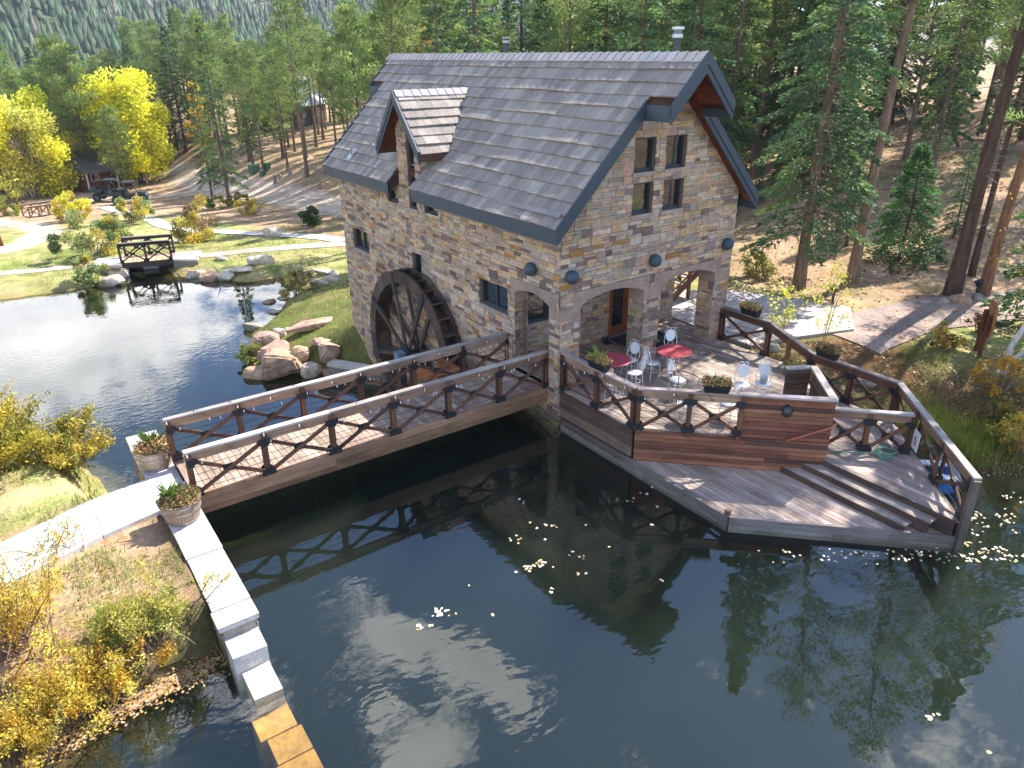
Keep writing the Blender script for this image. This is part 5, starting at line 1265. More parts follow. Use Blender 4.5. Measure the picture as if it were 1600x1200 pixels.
# --- the trees one can tell apart, right of the mill
NEAR = [hexl('70884e'), hexl('7c9454'), hexl('647c48'), hexl('8a9c5a')]
def own(px, py, f):
    x, y, z = gp(px, py); taken.append((x, y)); o = f(); o.location = (x, y, z-.08); o.rotation_euler = (0, 0, rng.uniform(0, 6)); return o
o = own(1248, 450, lambda: conifer('spruce_tree', 'large dark spruce with drooping boughs and thick trunk next to the mill gable', 19, 2.5, 2.3, 201, SPR, 'spruce', 150, 24, .19, .22, '806a5a'))
o = own(1330, 441, lambda: conifer('pine_tree', 'tall pine with long bare reddish trunk left of the small bushy spruce', 20, 2.6, 6.5, 202, NEAR, 'pine', 46, 22, .19, .21, '86705f', (.9, -.9), dead=16)); o.rotation_euler = (0, 0, 0)
o = own(1487, 461, lambda: conifer('pine_tree', 'thickest dark pine trunk rising from the rocks at the gravel path edge', 21, 2.8, 6.8, 203, NEAR, 'pine', 44, 22, .19, .27, '5c4a40', (.8, -.8), dead=18)); o.rotation_euler = (0, 0, 0)
o = own(1517, 432, lambda: conifer('pine_tree', 'slender dark pine close behind the thickest pine at the gravel path', 17, 1.7, 7.0, 204, NEAR, 'pine', 30, 18, .18, .13, '5a4a42', (.3, -.5), dead=10)); o.rotation_euler = (0, 0, 0)
o = own(1535, 462, lambda: conifer('pine_tree', 'orange barked leaning pine at the right end of the gravel path', 18, 2.4, 5.0, 205, NEAR, 'pine', 40, 20, .19, .2, '8f6a50', (1.6, -1.6), dead=10)); o.rotation_euler = (0, 0, 0)
o = own(1405, 408, lambda: conifer('spruce_tree', 'small bushy young spruce in the sun between two tall pine trunks', 4.6, 1.75, .1, 206, [hexl('4d7040'), hexl('5a8048'), hexl('456638')], 'spruce', 100, 24, .15, .07, '6a5548'))
x, y, z = gp(1600, 520); o = conifer('spruce_tree', 'dense green spruce at the right edge of the photo behind the aspen', 15, 2.4, .5, 207, SPR, 'spruce', 130, 22, .2, .18, '6a5548'); o.location = (x+1.2, y-.6, z); taken.append((x+1.2, y-.6))
# white aspen with a bent trunk
x, y, z = gp(1567, 585); asp = thing('aspen_tree', 'slim pale aspen with a bent white trunk by the wooden sign', 'tree', (x, y, z))
mb = MB(); mb.tube([(0, 0, -.2), (.02, .02, .35), (.0, .0, .8), (.25, -.2, 1.7), (.45, -.32, 2.8), (.5, -.36, 4.4), (.8, -.5, 7.5)], [.09, .08, .075, .07, .06, .05, .015], 8, hexl('cfc9bc')); mb.tube([(.03, .02, .3), (.3, -.25, .65), (.5, -.4, 1.25)], [.06, .055, .02], 7, hexl('bdb5a6'))
Rr = random.Random(5); tips = []
for i in range(22):
    z_ = 1.2+i*.27; a = Rr.uniform(0, 6.28); L_ = Rr.uniform(.5, 1.2); b_ = (np.interp(z_, [0, 1.7, 2.8, 7.5], [0, .25, .45, .8]), np.interp(z_, [0, 1.7, 2.8, 7.5], [0, -.2, -.32, -.5])); tp = (b_[0]+math.cos(a)*L_, b_[1]+math.sin(a)*L_, z_+Rr.uniform(.1, .5)); tips.append(tp); mb.tube([(b_[0], b_[1], z_), tp], [.018, .005], 4, hexl('a89f92'), cap=False)
mb.build('trunk', M['bark'], asp, off=(0, 0, 0)); q = np.random.RandomState(8); cs_ = np.repeat(np.array(tips), 38, 0); m = len(cs_); P = cs_+q.normal(0, .28, (m, 3)); D = unit(q.normal(0, 1, (m, 3)))*.075; S = unit(np.cross(D, q.normal(0, 1, (m, 3))))*.033
V, F, c = quads(P, D, S, np.array(hexl('d9ab3a'))[None]*q.uniform(.6, 1.3, (m, 1))); mesh_np('crown', V, F, c, M['aspen'], asp)
# saplings between terrace and patio
for (px, py, hh, lb, sd) in ((1222, 530, 1.9, 'thin yellow aspen sapling between the terrace corner and the patio slab', 31), (1284, 532, 2.5, 'taller thin yellow aspen sapling at the front edge of the patio slab', 32)):
    x, y, z = gp(px, py); s_ = leafy('aspen_sapling', lb, hh, .62, .35, sd, YEL, 420, .085, .016, 'a3936f', 24, 'sapling', 2); s_.location = (x, y, z)
# --- young spruces close behind the mill
for i, (x, y, s_, lb) in enumerate(((10.8, 8.2, .52, 'young green spruce close behind the right end of the mill'), (13.5, 12.5, .75, 'mid sized spruce standing between the mill gable and the wooded slope'), (9.6, 13.5, .5, 'short spruce hidden low behind the mill back wall'))):
    put(spruces[i % 2], lb, x, y, s_); taken.append((x, y))
# --- left background, one by one
def kd(z): return (9.13-z)/11.1 if z < -1 else 1.0
def back(px, py, proto, s_, lb, sz=None):
    x, y, z = gp(px, py); s_ *= kd(z); sz = sz*kd(z) if sz else None; taken.append((x, y)); return put(proto, lb, x, y, s_, z=z, sz=sz)
def lf(px, py, *a, **k):
    x, y, z = gp(px, py); taken.append((x, y)); o = leafy(*a, **k); o.location = (x, y, z-.05); o.scale = (kd(z),)*3; return o
lf(52, 306, 'aspen_tree', 'broad yellow aspen clump at the left edge in front of a red cabin', 7.9, 4.3, .6, 41, YEL[:1]+YEL[2:]+[hexl('d6cc50')], 26000, .27, .11, 'b9ae98', 60, stems=7)
lf(214, 288, 'aspen_tree', 'brightest yellow aspen with rounded crown behind the parked buggies', 9.3, 3.6, .5, 42, [hexl('ece834'), hexl('f0ee50'), hexl('e2dc30')], 28000, .27, .14, 'd8d0c0', 64, stems=3)
lf(318, 240, 'aspen_tree', 'narrow golden aspen half hidden among the pines up the road', 8.0, 1.3, .8, 43, [hexl('e8c42c'), hexl('ecce40')], 2600, .25, .08, 'd0c6b4', 26)
x, y = az_pt(29.5, 66); o = leafy('aspen_tree', 'orange yellow aspen top peeking over the mill roof ridge', 12.5, 2.2, 3, 44, [hexl('e3b22a'), hexl('e5a53a')], 5000, .27, .1, 'd0c6b4', 30); o.location = (x, y, H1(x, y)); taken.append((x, y))
back(150, 296, bushy_pines[0], .98, 'big dark spreading pine between the two yellow aspens', 1.05)
back(196, 300, bushy_pines[1], .62, 'shorter dark pine right behind the parked buggies')
back(130, 292, bushy_pines[1], 1.0, 'dark pine at the left of the big spreading pine', 1.1)
CB1 = gp(12, 300); CB2 = gp(170, 297)
# --- the woods
def scatter(n, az0, az1, d0, d1, dmin, choose, label, group, seed, avoid=2.6):
    R_ = random.Random(seed); c_ = 0; tries = 0
    while c_ < n and tries < n*60:
        tries += 1; a = R_.uniform(az0, az1); d = math.sqrt(R_.uniform(d0*d0, d1*d1)); x, y = az_pt(a, d)
        if -4 < x < 9.5 and -3 < y < 16: continue
        xx, yy = np.array([x]), np.array([y])
        if min(float(pldist(ROAD, xx, yy)[0])-.6, float(pldist(TRAIL, xx, yy)[0])-.6, float(pldist(ROAD2, xx, yy)[0])) < avoid: continue
        if sdist(LP, xx, yy)[0] < 3 or sdist(UP, xx, yy)[0] < 4: continue
        if y < 78 and x < 7: continue
        if any(bx0 < x < bx1 and by0 < y < by1 for bx0, bx1, by0, by1 in CABINS): continue
        if not ok(x, y, dmin): continue
        pr, s_ = choose(R_, d); put(pr, label, x, y, s_*R_.uniform(.85, 1.18), None, group); c_ += 1
CABINS = [(CB1[0]-5, CB1[0]+4, CB1[1]-4, CB1[1]+7), (CB2[0]-5, CB2[0]+5, CB2[1]-4, CB2[1]+7), (24, 34, 94, 106)]
allp = pine_protos+slim
scatter(64, -2.5, 15, 110, 145, 3.0, lambda R_, d: (R_.choice(pine_protos+bushy_pines+spruces), R_.uniform(1.0, 1.3)), 'conifer in the dark row of trees behind the yellow aspens and red cabins', 'conifers behind the cabins', 301)
scatter(52, 13, 27, 76, 125, 3.2, lambda R_, d: (R_.choice(pine_protos+pine_protos+slim+bushy_pines[:1]), R_.uniform(.82, 1.1)), 'thin trunked conifer on the open slope between the dirt road and the mill roof', 'conifers on the open slope', 302)
scatter(60, 24, 46, 40, 92, 2.6, lambda R_, d: (R_.choice(pine_protos+slim+spruces), R_.uniform(1.0, 1.4)), 'tall conifer in the thick stand rising behind the mill roof', 'conifers behind the mill roof', 303)
scatter(44, 43, 58, 44, 88, 3.0, lambda R_, d: (R_.choice(pine_protos+slim+spruces), R_.uniform(1.05, 1.45)), 'tall conifer on the hillside right of the mill gable', 'conifers on the right hillside', 304)
scatter(40, 56, 73, 44, 90, 3.4, lambda R_, d: (R_.choice(pine_protos+slim+spruces[:1]), R_.uniform(.85, 1.15)), 'tall conifer on the bare brown slope above the gravel path', 'conifers above the gravel path', 305)
scatter(4, 78, 92, 40, 60, 5, lambda R_, d: (R_.choice(pine_protos+spruces), R_.uniform(1.2, 1.5)), 'tall conifer at the sunny side beyond the right edge', 'conifers beyond the right edge', 306)
scatter(40, 26, 72, 30, 74, 1.8, lambda R_, d: (R_.choice(spruces), R_.uniform(.16, .38)), 'young spruce growing low under the tall conifers behind the mill', 'young spruces under the conifers', 307, 2.0)
for pr in pine_protos+bushy_pines+spruces+slim:
    if pr.name not in used_first: bpy.data.objects.remove(pr)
# --- shrubs: (px, py base, width m, height m, palette, leaves, label)
SH = [(148, 398, 4.6, 2.6, WIL, 2600, 'wide grey green and yellow willow bush left of the far footbridge'), (205, 350, 3.4, 1.9, WIL+GOLD[:2], 1700, 'green willow bush with yellowing right side in front of the buggies'),
      (146, 447, 1.7, 1.6, WIL[:3]+GOLD[:1], 1100, 'small green and yellow bush at the edge of the lower pond'), (118, 345, 2.9, 2.0, YEL[:2]+GOLD[:1], 1500, 'bright yellow bush beside the wooden rails'),
      (310, 378, 3.7, 2.6, GOLD+[hexl('8a7458')], 2400, 'yellow brown bush right of the far footbridge'), (355, 324, 3.8, 1.1, WIL[:2]+[hexl('7d8a3a'), hexl('8f7a3a')], 1800, 'low rounded green hedge on the lawn by the dirt road'),
      (487, 354, 1.5, 1.35, [hexl('4a6636'), hexl('567040')], 1000, 'small dark green shrub on the lawn near the mill'), (8, 338, 2.6, 2.2, [hexl('b5b04a'), hexl('8f9c4a')], 1300, 'yellow green bush cut by the left photo edge'),
      (466, 460, 1.9, 1.3, [hexl('d2c682'), hexl('c2ba72'), hexl('b8a874')], 1300, 'dry pale yellow bush on the bank of the lower pond'), (394, 566, 1.15, .75, [hexl('8a9448'), hexl('768a3e'), hexl('a39a58')], 900, 'low green bush among the boulders at the water'),
      (392, 335, 2.3, 1.2, GOLD[:3], 800, 'small golden bush beside the dark buggies'), (1476, 548, .9, .8, [hexl('a88a3e'), hexl('8a8a42'), hexl('b0983f')], 420, 'small yellow brown shrub left of the wooden sign'),
      (1562, 612, 1.5, .9, [hexl('c99a35'), hexl('b58a35')], 420, 'sparse golden sprouts around the foot of the pale aspen'), (1588, 712, 1.3, 1.1, [hexl('cfb045'), hexl('a8a045')], 700, 'golden bush at the right water edge'),
      (1560, 668, 1.1, .7, [hexl('8a7a3a'), hexl('a88f3f'), hexl('6d7a3a')], 500, 'brown green bush on the bank behind the moored boat'), (1530, 520, .8, .55, [hexl('6a4a35'), hexl('7d5a3a')], 300, 'rusty low shrub at the sign post'), (560, 338, 1.5, 1.2, [hexl('4a6636'), hexl('567040')], 800, 'dark green shrub peeping out beside the far mill corner'),
      (1180, 432, 1.4, 1.0, [hexl('b5b070'), hexl('9aa05a'), hexl('c2b070')], 420, 'pale green shrub on the slope right of the mill'), (1120, 452, 1.1, .8, [hexl('c2a85a'), hexl('9aa05a')], 350, 'pale yellow shrub seen past the right stone pillar')]
for i, (px, py, wd, hh, pal, n_, lb) in enumerate(SH):
    x, y, z = gp(px, py); s_ = leafy('bush', lb, hh, wd/2, .05, 500+i, pal, int(n_*2.6), .135 if py < 480 else .08, .022, '8a7660', 26, 'bush', 9, flat=.85, parts=('stems', 'leaves'), hollow=.05); s_.location = (x, y, z); s_.scale = (kd(z) if y > 30 else 1.0,)*3
# willows in the foreground: bundles of wands with narrow leaves
def willow(name, label, x, y, z, wands, L, spread, seed, pal, lpw, leaf=.062, lean=(0, 0), bare=.35, barkc='8a6f5c'):
    R_ = random.Random(seed); q = np.random.RandomState(seed); t = thing(name, label, 'bush', (x, y, z)); mb = MB(); Ps, Ds, Cs = [], [], []
    for i in range(wands):
        a = R_.uniform(0, 6.28); e = R_.uniform(.15, 1.0)*spread; l = L*R_.uniform(.55, 1.1); b = Vector((R_.gauss(0, .28), R_.gauss(0, .28), -.1)); d = Vector((math.cos(a)*e+lean[0], math.sin(a)*e+lean[1], 1)).normalized()
        pts = [b]; dd = d.copy()
        for k in range(5): dd = (dd+Vector((math.cos(a)*.09*e+R_.gauss(0, .05), math.sin(a)*.09*e+R_.gauss(0, .05), -.05*e))).normalized(); pts.append(pts[-1]+dd*l/5)
        mb.tube(pts, [.016, .013, .010, .008, .006, .003], 4, jit(hexl(barkc), .25), cap=False)
        A = np.array([tuple(p) for p in pts]); m = int(lpw*R_.uniform(.4, 1.5)); s_ = q.uniform(bare, 1.02, m)**.8*5; i0 = np.clip(s_.astype(int), 0, 4); f = (s_-i0)[:, None]; Pp = A[i0]*(1-f)+A[i0+1]*f+q.normal(0, .035+.02*L, (m, 3))
        Ps.append(Pp); Cs.append(np.array(R_.choice(pal))[None]*q.uniform(.7, 1.25, (m, 1)))
        for k in range(2):
            j = R_.randrange(2, 5); p = pts[j]; e_ = p+Vector((R_.gauss(0, .25), R_.gauss(0, .25), R_.uniform(.05, .4)))*L*.25; mb.tube([p, e_], [.006, .003], 3, jit(hexl(barkc), .25), cap=False)
    P = np.concatenate(Ps); m = len(P); D = unit(q.normal(0, 1, (m, 3))+np.array([[0, 0, .35]]))*(leaf*q.uniform(.6, 1.25, m))[:, None]; S = unit(np.cross(D, q.normal(0, 1, (m, 3))))*(leaf*.19*q.uniform(.7, 1.3, m))[:, None]
    mb.build('stems', M['bark'], t, off=(0, 0, 0)); V, F, c = quads(P, D, S, np.concatenate(Cs)); mesh_np('leaves', V, F, c, M['aspen'], t); return t
YW = [hexl('dcc24a'), hexl('e2cc5e'), hexl('ccb042'), hexl('c8ba5a'), hexl('d8ae40')]
for (px, py, nw, L_, sp_, sd, pal, lp, lb) in ((20, 1010, 64, 1.8, .55, 71, YW, 110, 'tall twiggy yellow willow bush at the lower left edge'), (150, 1085, 64, 1.05, .95, 72, YW, 170, 'low spreading golden willow bush overhanging the shallow water'), (235, 985, 44, .85, .95, 73, [hexl('c8ba5a'), hexl('9aa04a'), hexl('a8a850'), hexl('b8b45a')], 130, 'small yellow green willow bush in front of the stone wall'),
                                                (30, 1180, 52, 1.0, .9, 74, YW, 160, 'golden willow bush at the bottom left photo corner'), ((-12.6, 4.9), 0, 110, 2.0, .85, 75, [hexl('c9b23c'), hexl('b5a83f'), hexl('d9bd3e'), hexl('a09a42')], 190, 'dense yellow willow bush on the left bank above the lower pond'), ((-14.4, 5.0), 0, 70, 2.1, .7, 77, [hexl('c9b23c'), hexl('b5a83f')], 110, 'yellow willow bush cut off by the left photo edge above the lower pond'), ((-11.0, 4.8), 0, 70, 1.15, .95, 76, [hexl('a3953f'), hexl('b5a045'), hexl('8f8a40')], 130, 'low brownish yellow willow bush next to the end of the stone wall'), (90, 860, 18, .7, .8, 78, YW, 30, 'few yellow willow wands beside the concrete walk')):
    x, y, z = gp(px, py) if not isinstance(px, tuple) else (*px, H1(*px)); willow('willow_bush', lb, x, y, max(z, .0), nw, L_, sp_, sd, pal, lp, .1 if y > 4 else .062)
# --- grass and fallen leaves
def grass(name, label, n, sampler, hmin, hmax, wd, pal, seed, patch=.0):
    q = np.random.RandomState(seed); x, y = sampler(q, n); z = H(x, y); k = (z > .015) | ((y > 3.5) & (z > HL+.02))
    if patch is not None: k &= fbm(x*.9+3, y*.9) > patch-.25*q.rand(len(x))
    x, y, z = x[k], y[k], z[k]; m = len(x); hh = q.uniform(hmin, hmax, m)*(.6+.9*(fbm(x*1.7, y*1.7)+.4)); hh = np.clip(hh, hmin*.5, hmax*1.3); a = q.uniform(0, 6.28, m); ln = q.uniform(.15, .8, m)*hh
    P = np.stack([x, y, z-.01], -1); s_ = np.stack([-np.sin(a), np.cos(a), 0*a], -1)*(wd*q.uniform(.6, 1.3, m))[:, None]; T = P+np.stack([np.cos(a)*ln, np.sin(a)*ln, hh], -1)
    V = np.stack([P-s_, P+s_, T], 1).reshape(-1, 3); F = np.arange(3*m).reshape(m, 3); pa = np.array(pal)[q.randint(0, len(pal), m)]*q.uniform(.75, 1.25, (m, 1))
    return tag(mesh_np(name, V, F, pa, M['leaf'], nper=3), label, 'grass', kind='stuff')
def boxs(x0, x1, y0, y1): return lambda q, n: (q.uniform(x0, x1, n), q.uniform(y0, y1, n))
def notin(f, *tests):
    def g(q, n):
        x, y = f(q, n); k = np.ones(len(x), bool)
        for t in tests: k &= t(x, y)
        return x[k], y[k]
    return g
offroad = lambda x, y: (pldist(ROAD, x, y) > 2.4) & (pldist(ROAD2, x, y) > 1.9) & (pldist(PATH1, x, y) > .8) & (pldist(PATH2, x, y) > .8) & (pldist(PATH3, x, y) > .75) & (pldist(TRACK, x, y) > 1.4)
offwalk = lambda x, y: ~((y > .33*(x+9.6)+.62) & (y < .33*(x+9.6)+2.25)) & ((x < -9.72))
GR = [hexl('7f9446'), hexl('93a052'), hexl('6c8440'), hexl('a8a563'), hexl('b5ab75')]
grass('grass', 'short green and straw coloured grass on the left bank', 42000, notin(boxs(-16, -9.7, -3.3, 7), offwalk), .04, .16, .010, GR, 1, .02)
grass('grass', 'long green grass at the water edge by the stepped wall end', 5200, notin(boxs(-11.2, -9.66, -3.35, -1.9)), .10, .34, .008, [hexl('7d9a3e'), hexl('93a84a'), hexl('b5ab5a'), hexl('a89a50')], 2, -.1)
grass('grass', 'thin lawn grass round the lower pond', 130000, notin(boxs(-18, 14, 11, 70), offroad), .05, .17, .016, GR, 3, -.12)
grass('grass', 'rough green and brown grass on the shaded bank right of the terrace', 26000, notin(boxs(6.35, 12, -9, -1.5), lambda x, y: (pldist(TRAIL, x, y) > 1.5)), .05, .18, .009, [hexl('6f7a38'), hexl('8a8a42'), hexl('5f6d34'), hexl('9a8a4a'), hexl('7d6a3e')], 4, -.02)
grass('grass', 'long arching sedge on the bank behind the moored boat', 7000, lambda q, n: (6.9+q.normal(0, .55, n), -6.6+q.normal(0, .65, n)), .2, .5, .009, [hexl('8f9440'), hexl('a39c48'), hexl('7d8a3a')], 5, -1)
grass('grass', 'sparse pale grass on the sunny forest floor right of the mill', 30000, notin(boxs(12, 34, -8, 18), lambda x, y: pldist(TRAIL, x, y) > 1.6), .05, .2, .012, [hexl('a8a058'), hexl('b5a86a'), hexl('8f9450')], 6, .18)
grass('grass', 'sparse grass on the open slope beyond the dirt road', 40000, notin(boxs(-2, 45, 42, 100), offroad), .06, .22, .03, [hexl('a8a058'), hexl('8f9450'), hexl('7d8c48')], 7, .12)
def leaves(name, label, P, seed, pal, s0=.035, s1=.06, lay=True):
    q = np.random.RandomState(seed); m = len(P); a = q.uniform(0, 6.28, m); l = q.uniform(s0, s1, m); tl = q.uniform(-.25, .25, m) if lay else q.uniform(-1, 1, m)
    D = np.stack([np.cos(a)*l, np.sin(a)*l, tl*l*.5], -1); S = np.stack([-np.sin(a)*l*.36, np.cos(a)*l*.36, q.uniform(-.1, .1, m)*l], -1); V, F, c = quads(P-D/2, D, S, np.array(pal)[q.randint(0, len(pal), m)]*q.uniform(.7, 1.25, (m, 1)))
    return tag(mesh_np(name, V, F, c, M['leaf']), label, 'fallen leaves', kind='stuff')
def wpt(px, py, z=0.0): d = pray(px, py); t = (z-CAM[2])/d[2]; return CAM+d*t
q = np.random.RandomState(77); pl = []
for (px, py, n_, r_) in ((688, 957, 16, 9), (657, 981, 5, 8), (672, 978, 3, 6), (845, 880, 14, 11), (824, 888, 9, 9), (840, 822, 5, 12), (815, 842, 6, 16), (866, 820, 3, 8), (909, 873, 3, 6), (859, 923, 4, 5), (909, 897, 3, 6), (772, 962, 2, 3), (1018, 820, 2, 3), (1032, 906, 2, 3), (852, 843, 2, 3), (1452, 1118, 6, 9), (1544, 1176, 2, 4), (1016, 770, 4, 16), (986, 783, 3, 9), (966, 782, 2, 6), (1026, 792, 2, 3), (820, 786, 3, 10), (700, 960, 3, 14), (775, 905, 2, 40), (930, 850, 4, 60)):
    for i in range(n_): pl.append(wpt(px+q.normal(0, r_*.6), py+q.normal(0, r_*.35)))
for i in range(70): pl.append(wpt(1400+q.normal(0, 90), 868+q.normal(0, 5)+.02*q.normal(0, 90)))
for i in range(20):
    f = q.rand(); a_, b_ = 1500+95*q.rand(), 765+115*f
    for j in range(q.randint(2, 12)): pl.append(wpt(a_+q.normal(0, 9), b_+q.normal(0, 4)))
pl = np.array(pl); pl[:, 2] = .007+q.uniform(0, .006, len(pl)); kk = sdist(UP, pl[:, 0], pl[:, 1]) < -.02; kk &= ~((pl[:, 0] > -.1) & (pl[:, 0]+pl[:, 1] > -5.75) & (pl[:, 0] < 6.3) & (pl[:, 1] > -9) & (pl[:, 0]-pl[:, 1] < 12.1))
leaves('fallen_leaves', 'yellow leaves floating in drifts on the mill pond', pl[kk], 5, [hexl('eee0c4'), hexl('e6d0a0'), hexl('f0e8d8'), hexl('d9b878')], .05, .09)
x = np.concatenate([q.uniform(6.3, 12.5, 5200), q.uniform(5.6, 8, 1500)]); y = np.concatenate([q.uniform(-10, -1, 5200), q.uniform(-9.5, -6, 1500)]); z = H(x, y); k = (z > -.02) & (fbm(x*1.1, y*1.1) > -.25); leaves('fallen_leaves', 'scattered yellow and brown leaves on the shaded bank right of the terrace', np.stack([x, y, z+.025], -1)[k], 6, [hexl('d9b56a'), hexl('b5803e'), hexl('8a5a3a'), hexl('e8d5ae'), hexl('7d5044')], .04, .08, False)
t_ = q.rand(1500); x = -9.75-2.6*t_+q.normal(0, .12, 1500); y = -3.2-.35*t_+q.normal(0, .13, 1500); z = np.maximum(H(x, y), .0); leaves('fallen_leaves', 'washed up yellow leaves along the shore by the stepped wall end', np.stack([x, y, z+.012], -1), 7, [hexl('e0c48a'), hexl('d0b09a'), hexl('c9a04e'), hexl('b58a6a')], .035, .065)
x = q.uniform(12, 40, 5000); y = q.uniform(-9, 22, 5000); leaves('fallen_leaves', 'needle litter and dry leaves on the brown forest floor right of the mill', np.stack([x, y, H(x, y)+.03], -1), 9, [hexl('8a6a4e'), hexl('6d4e3a'), hexl('b59a6a')], .08, .2, False)
x = q.uniform(-14, -9.1, 420); y = .33*(x+9.6)+q.uniform(.6, 2.3, 420); y = np.where(x > -9.62, q.uniform(-3, 4.3, 420), y); k = q.rand(420) < np.where(x > -9.62, .8, .35); leaves('fallen_leaves', 'dry leaves and grit scattered over the pale walk and wall coping', np.stack([x, y, 0*x+.797], -1)[k], 19, [hexl('a8854a'), hexl('8a6a4a'), hexl('c9a04e'), hexl('6d5a48')], .02, .05)
# --- boulders
import bmesh
def boulder(label, loc, wx, wy, wz, seed, col, rz_, sink=.25):
    R_ = random.Random(seed); bm = bmesh.new()
    for i in range(20):
        v = Vector((R_.gauss(0, 1), R_.gauss(0, 1), R_.gauss(0, 1))).normalized(); v = Vector((max(-.8, min(.8, v.x)), max(-.8, min(.8, v.y)), max(-.72, min(.72, v.z))))*R_.uniform(.9, 1.12); bm.verts.new((v.x*wx*.62, v.y*wy*.62, v.z*wz*.62))
    r_ = bmesh.ops.convex_hull(bm, input=bm.verts); bmesh.ops.delete(bm, geom=[e for e in r_['geom_unused'] if isinstance(e, bmesh.types.BMVert)], context='VERTS')
    bmesh.ops.bevel(bm, geom=list(bm.edges), offset=.06*min(wx, wy, wz), segments=2, affect='EDGES'); bmesh.ops.triangulate(bm, faces=bm.faces); bmesh.ops.subdivide_edges(bm, edges=[e for e in bm.edges if e.calc_length() > .12*wx], cuts=2, use_grid_fill=True)
    for v in bm.verts:
        n_ = mnoise.fractal(v.co*2.2/max(.4, wx)+Vector((seed, 0, 0)), 1.0, 2.0, 4); v.co += v.co.normalized()*n_*.05*wx
    me = bpy.data.meshes.new('boulder'); bm.to_mesh(me); bm.free(); me.materials.append(M['rock']); at = me.attributes.new('Col', 'FLOAT_COLOR', 'FACE'); at.data.foreach_set('color', np.tile(np.array((*col, 1), np.float32), len(me.polygons)))
    me.polygons.foreach_set('use_smooth', np.ones(len(me.polygons), bool))
    try: me.set_sharp_from_angle(angle=rad(38))
    except Exception: pass
    o = bpy.data.objects.new('boulder', me); C.objects.link(o); o.location = (loc[0], loc[1], loc[2]+wz*(.5-sink)); o.rotation_euler = (R_.uniform(-.12, .12), R_.uniform(-.12, .12), rz_); tag(o, label, 'boulder', 'boulders round the ponds'); return o
TAN = hexl('b5987d'); PNK = hexl('b08f80'); GRY = hexl('a3978a'); PALE = hexl('cbbda8')
BL = [(443, 586, 1.75, 1.5, 1.35, TAN, 'largest angular tan boulder at the tip of the rocky point'), (406, 590, 1.25, 1.0, .75, TAN, 'rounded brown boulder standing in the water left of the largest boulder'), (487, 588, .9, .8, .75, PALE, 'pale angular boulder in the water right of the largest boulder'), (511, 560, 1.25, 1.1, .95, TAN, 'big rounded golden boulder near the mill curb wall'), (503, 540, .95, .7, .4, PNK, 'flat slab leaning on top behind the rounded golden boulder'),
      (526, 588, 1.3, .8, .4, PNK, 'flat pinkish boulder just above the bridge rail'), (473, 566, .8, .9, .9, TAN, 'tall narrow boulder wedged between the largest and pale boulders'), (428, 560, 1.5, 1.2, .8, PNK, 'wide pinkish boulder behind the largest boulder'), (419, 537, 1.15, .9, .7, PNK, 'reddish boulder at the bend of the rocky shore'), (397, 516, 1.2, .7, .5, GRY, 'flat grey boulder jutting into the lower pond'), (438, 526, .8, .6, .45, GRY, 'small grey boulder above the reddish boulder'), (450, 519, .45, .4, .3, PALE, 'small pale stone on the grass by the shore'),
      (494, 508, 3.0, 1.0, .3, PNK, 'long flat pink rock slab lying in the grass'), (421, 482, .75, .6, .4, TAN, 'brown stone at the waterline below the dry bush'), (430, 490, .9, .6, .4, GRY, 'grey stone at the waterline below the dry bush'), (441, 470, .9, .5, .35, TAN, 'tan stone at the top of the narrow inlet'), (500, 446, 1.1, .7, .4, PALE, 'pale flat rock left of the pair beside the mill'), (519, 440, 1.0, .8, .55, PALE, 'upright pale rock of the pair beside the mill'), (510, 428, 1.7, .8, .35, PALE, 'wide white flat rock near the far mill corner'),
      (408, 412, 1.7, 1.0, .7, PALE, 'broad cream boulder on the grass beyond the pond'), (373, 425, 1.7, .9, .35, PALE, 'flat cream slab on the far shore'), (328, 438, 1.3, .9, .7, TAN, 'tan boulder in the middle of the far shore rocks'), (352, 436, 1.2, .9, .6, PALE, 'pale boulder at the right end of the far shore rocks'), (306, 433, 1.4, .8, .6, PALE, 'pale boulder nearest the far footbridge on the shore'), (346, 407, .9, .6, .3, GRY, 'small grey rock on the grass behind the far shore'), (428, 368, 1.4, 1.1, .8, PALE, 'round white boulder beside the concrete walkway'), (176, 446, 1.5, 1.0, .8, PALE, 'pale boulder left of the far footbridge at the water'), (188, 434, 1.1, .9, .8, PALE, 'pale boulder under the left abutment of the far footbridge'),
      (1285, 478, .55, .45, .35, TAN, 'lone tan rock at the end of the patio slab'), (1497, 474, .9, .6, .4, TAN, 'broad tan rock under the thickest pine'), (1472, 474, .5, .4, .3, GRY, 'grey rock left of the broad tan rock at the path'), (1528, 470, .5, .4, .35, GRY, 'grey rock right of the broad tan rock at the path'), (1440, 474, .7, .35, .15, GRY, 'low edging stone along the gravel path'), (1166, 532, .4, .3, .22, GRY, 'grey rock under the first bay of the far terrace rail'), (1208, 548, .5, .4, .3, GRY, 'grey rock below the stair rail of the terrace'), (1352, 600, .7, .5, .35, GRY, 'pale rock seen through the right rail bays')]
for i, (px, py, wx, wy, wz, col, lb) in enumerate(BL):
    x, y, z = gp(px, py); zw = HL if y > 6 else -9; boulder(lb, (x, y, max(z, zw-.12)), wx*.92, wy*.92, wz, 900+i, jit(col, .1), rad(-35)+rng.uniform(-.4, .4))
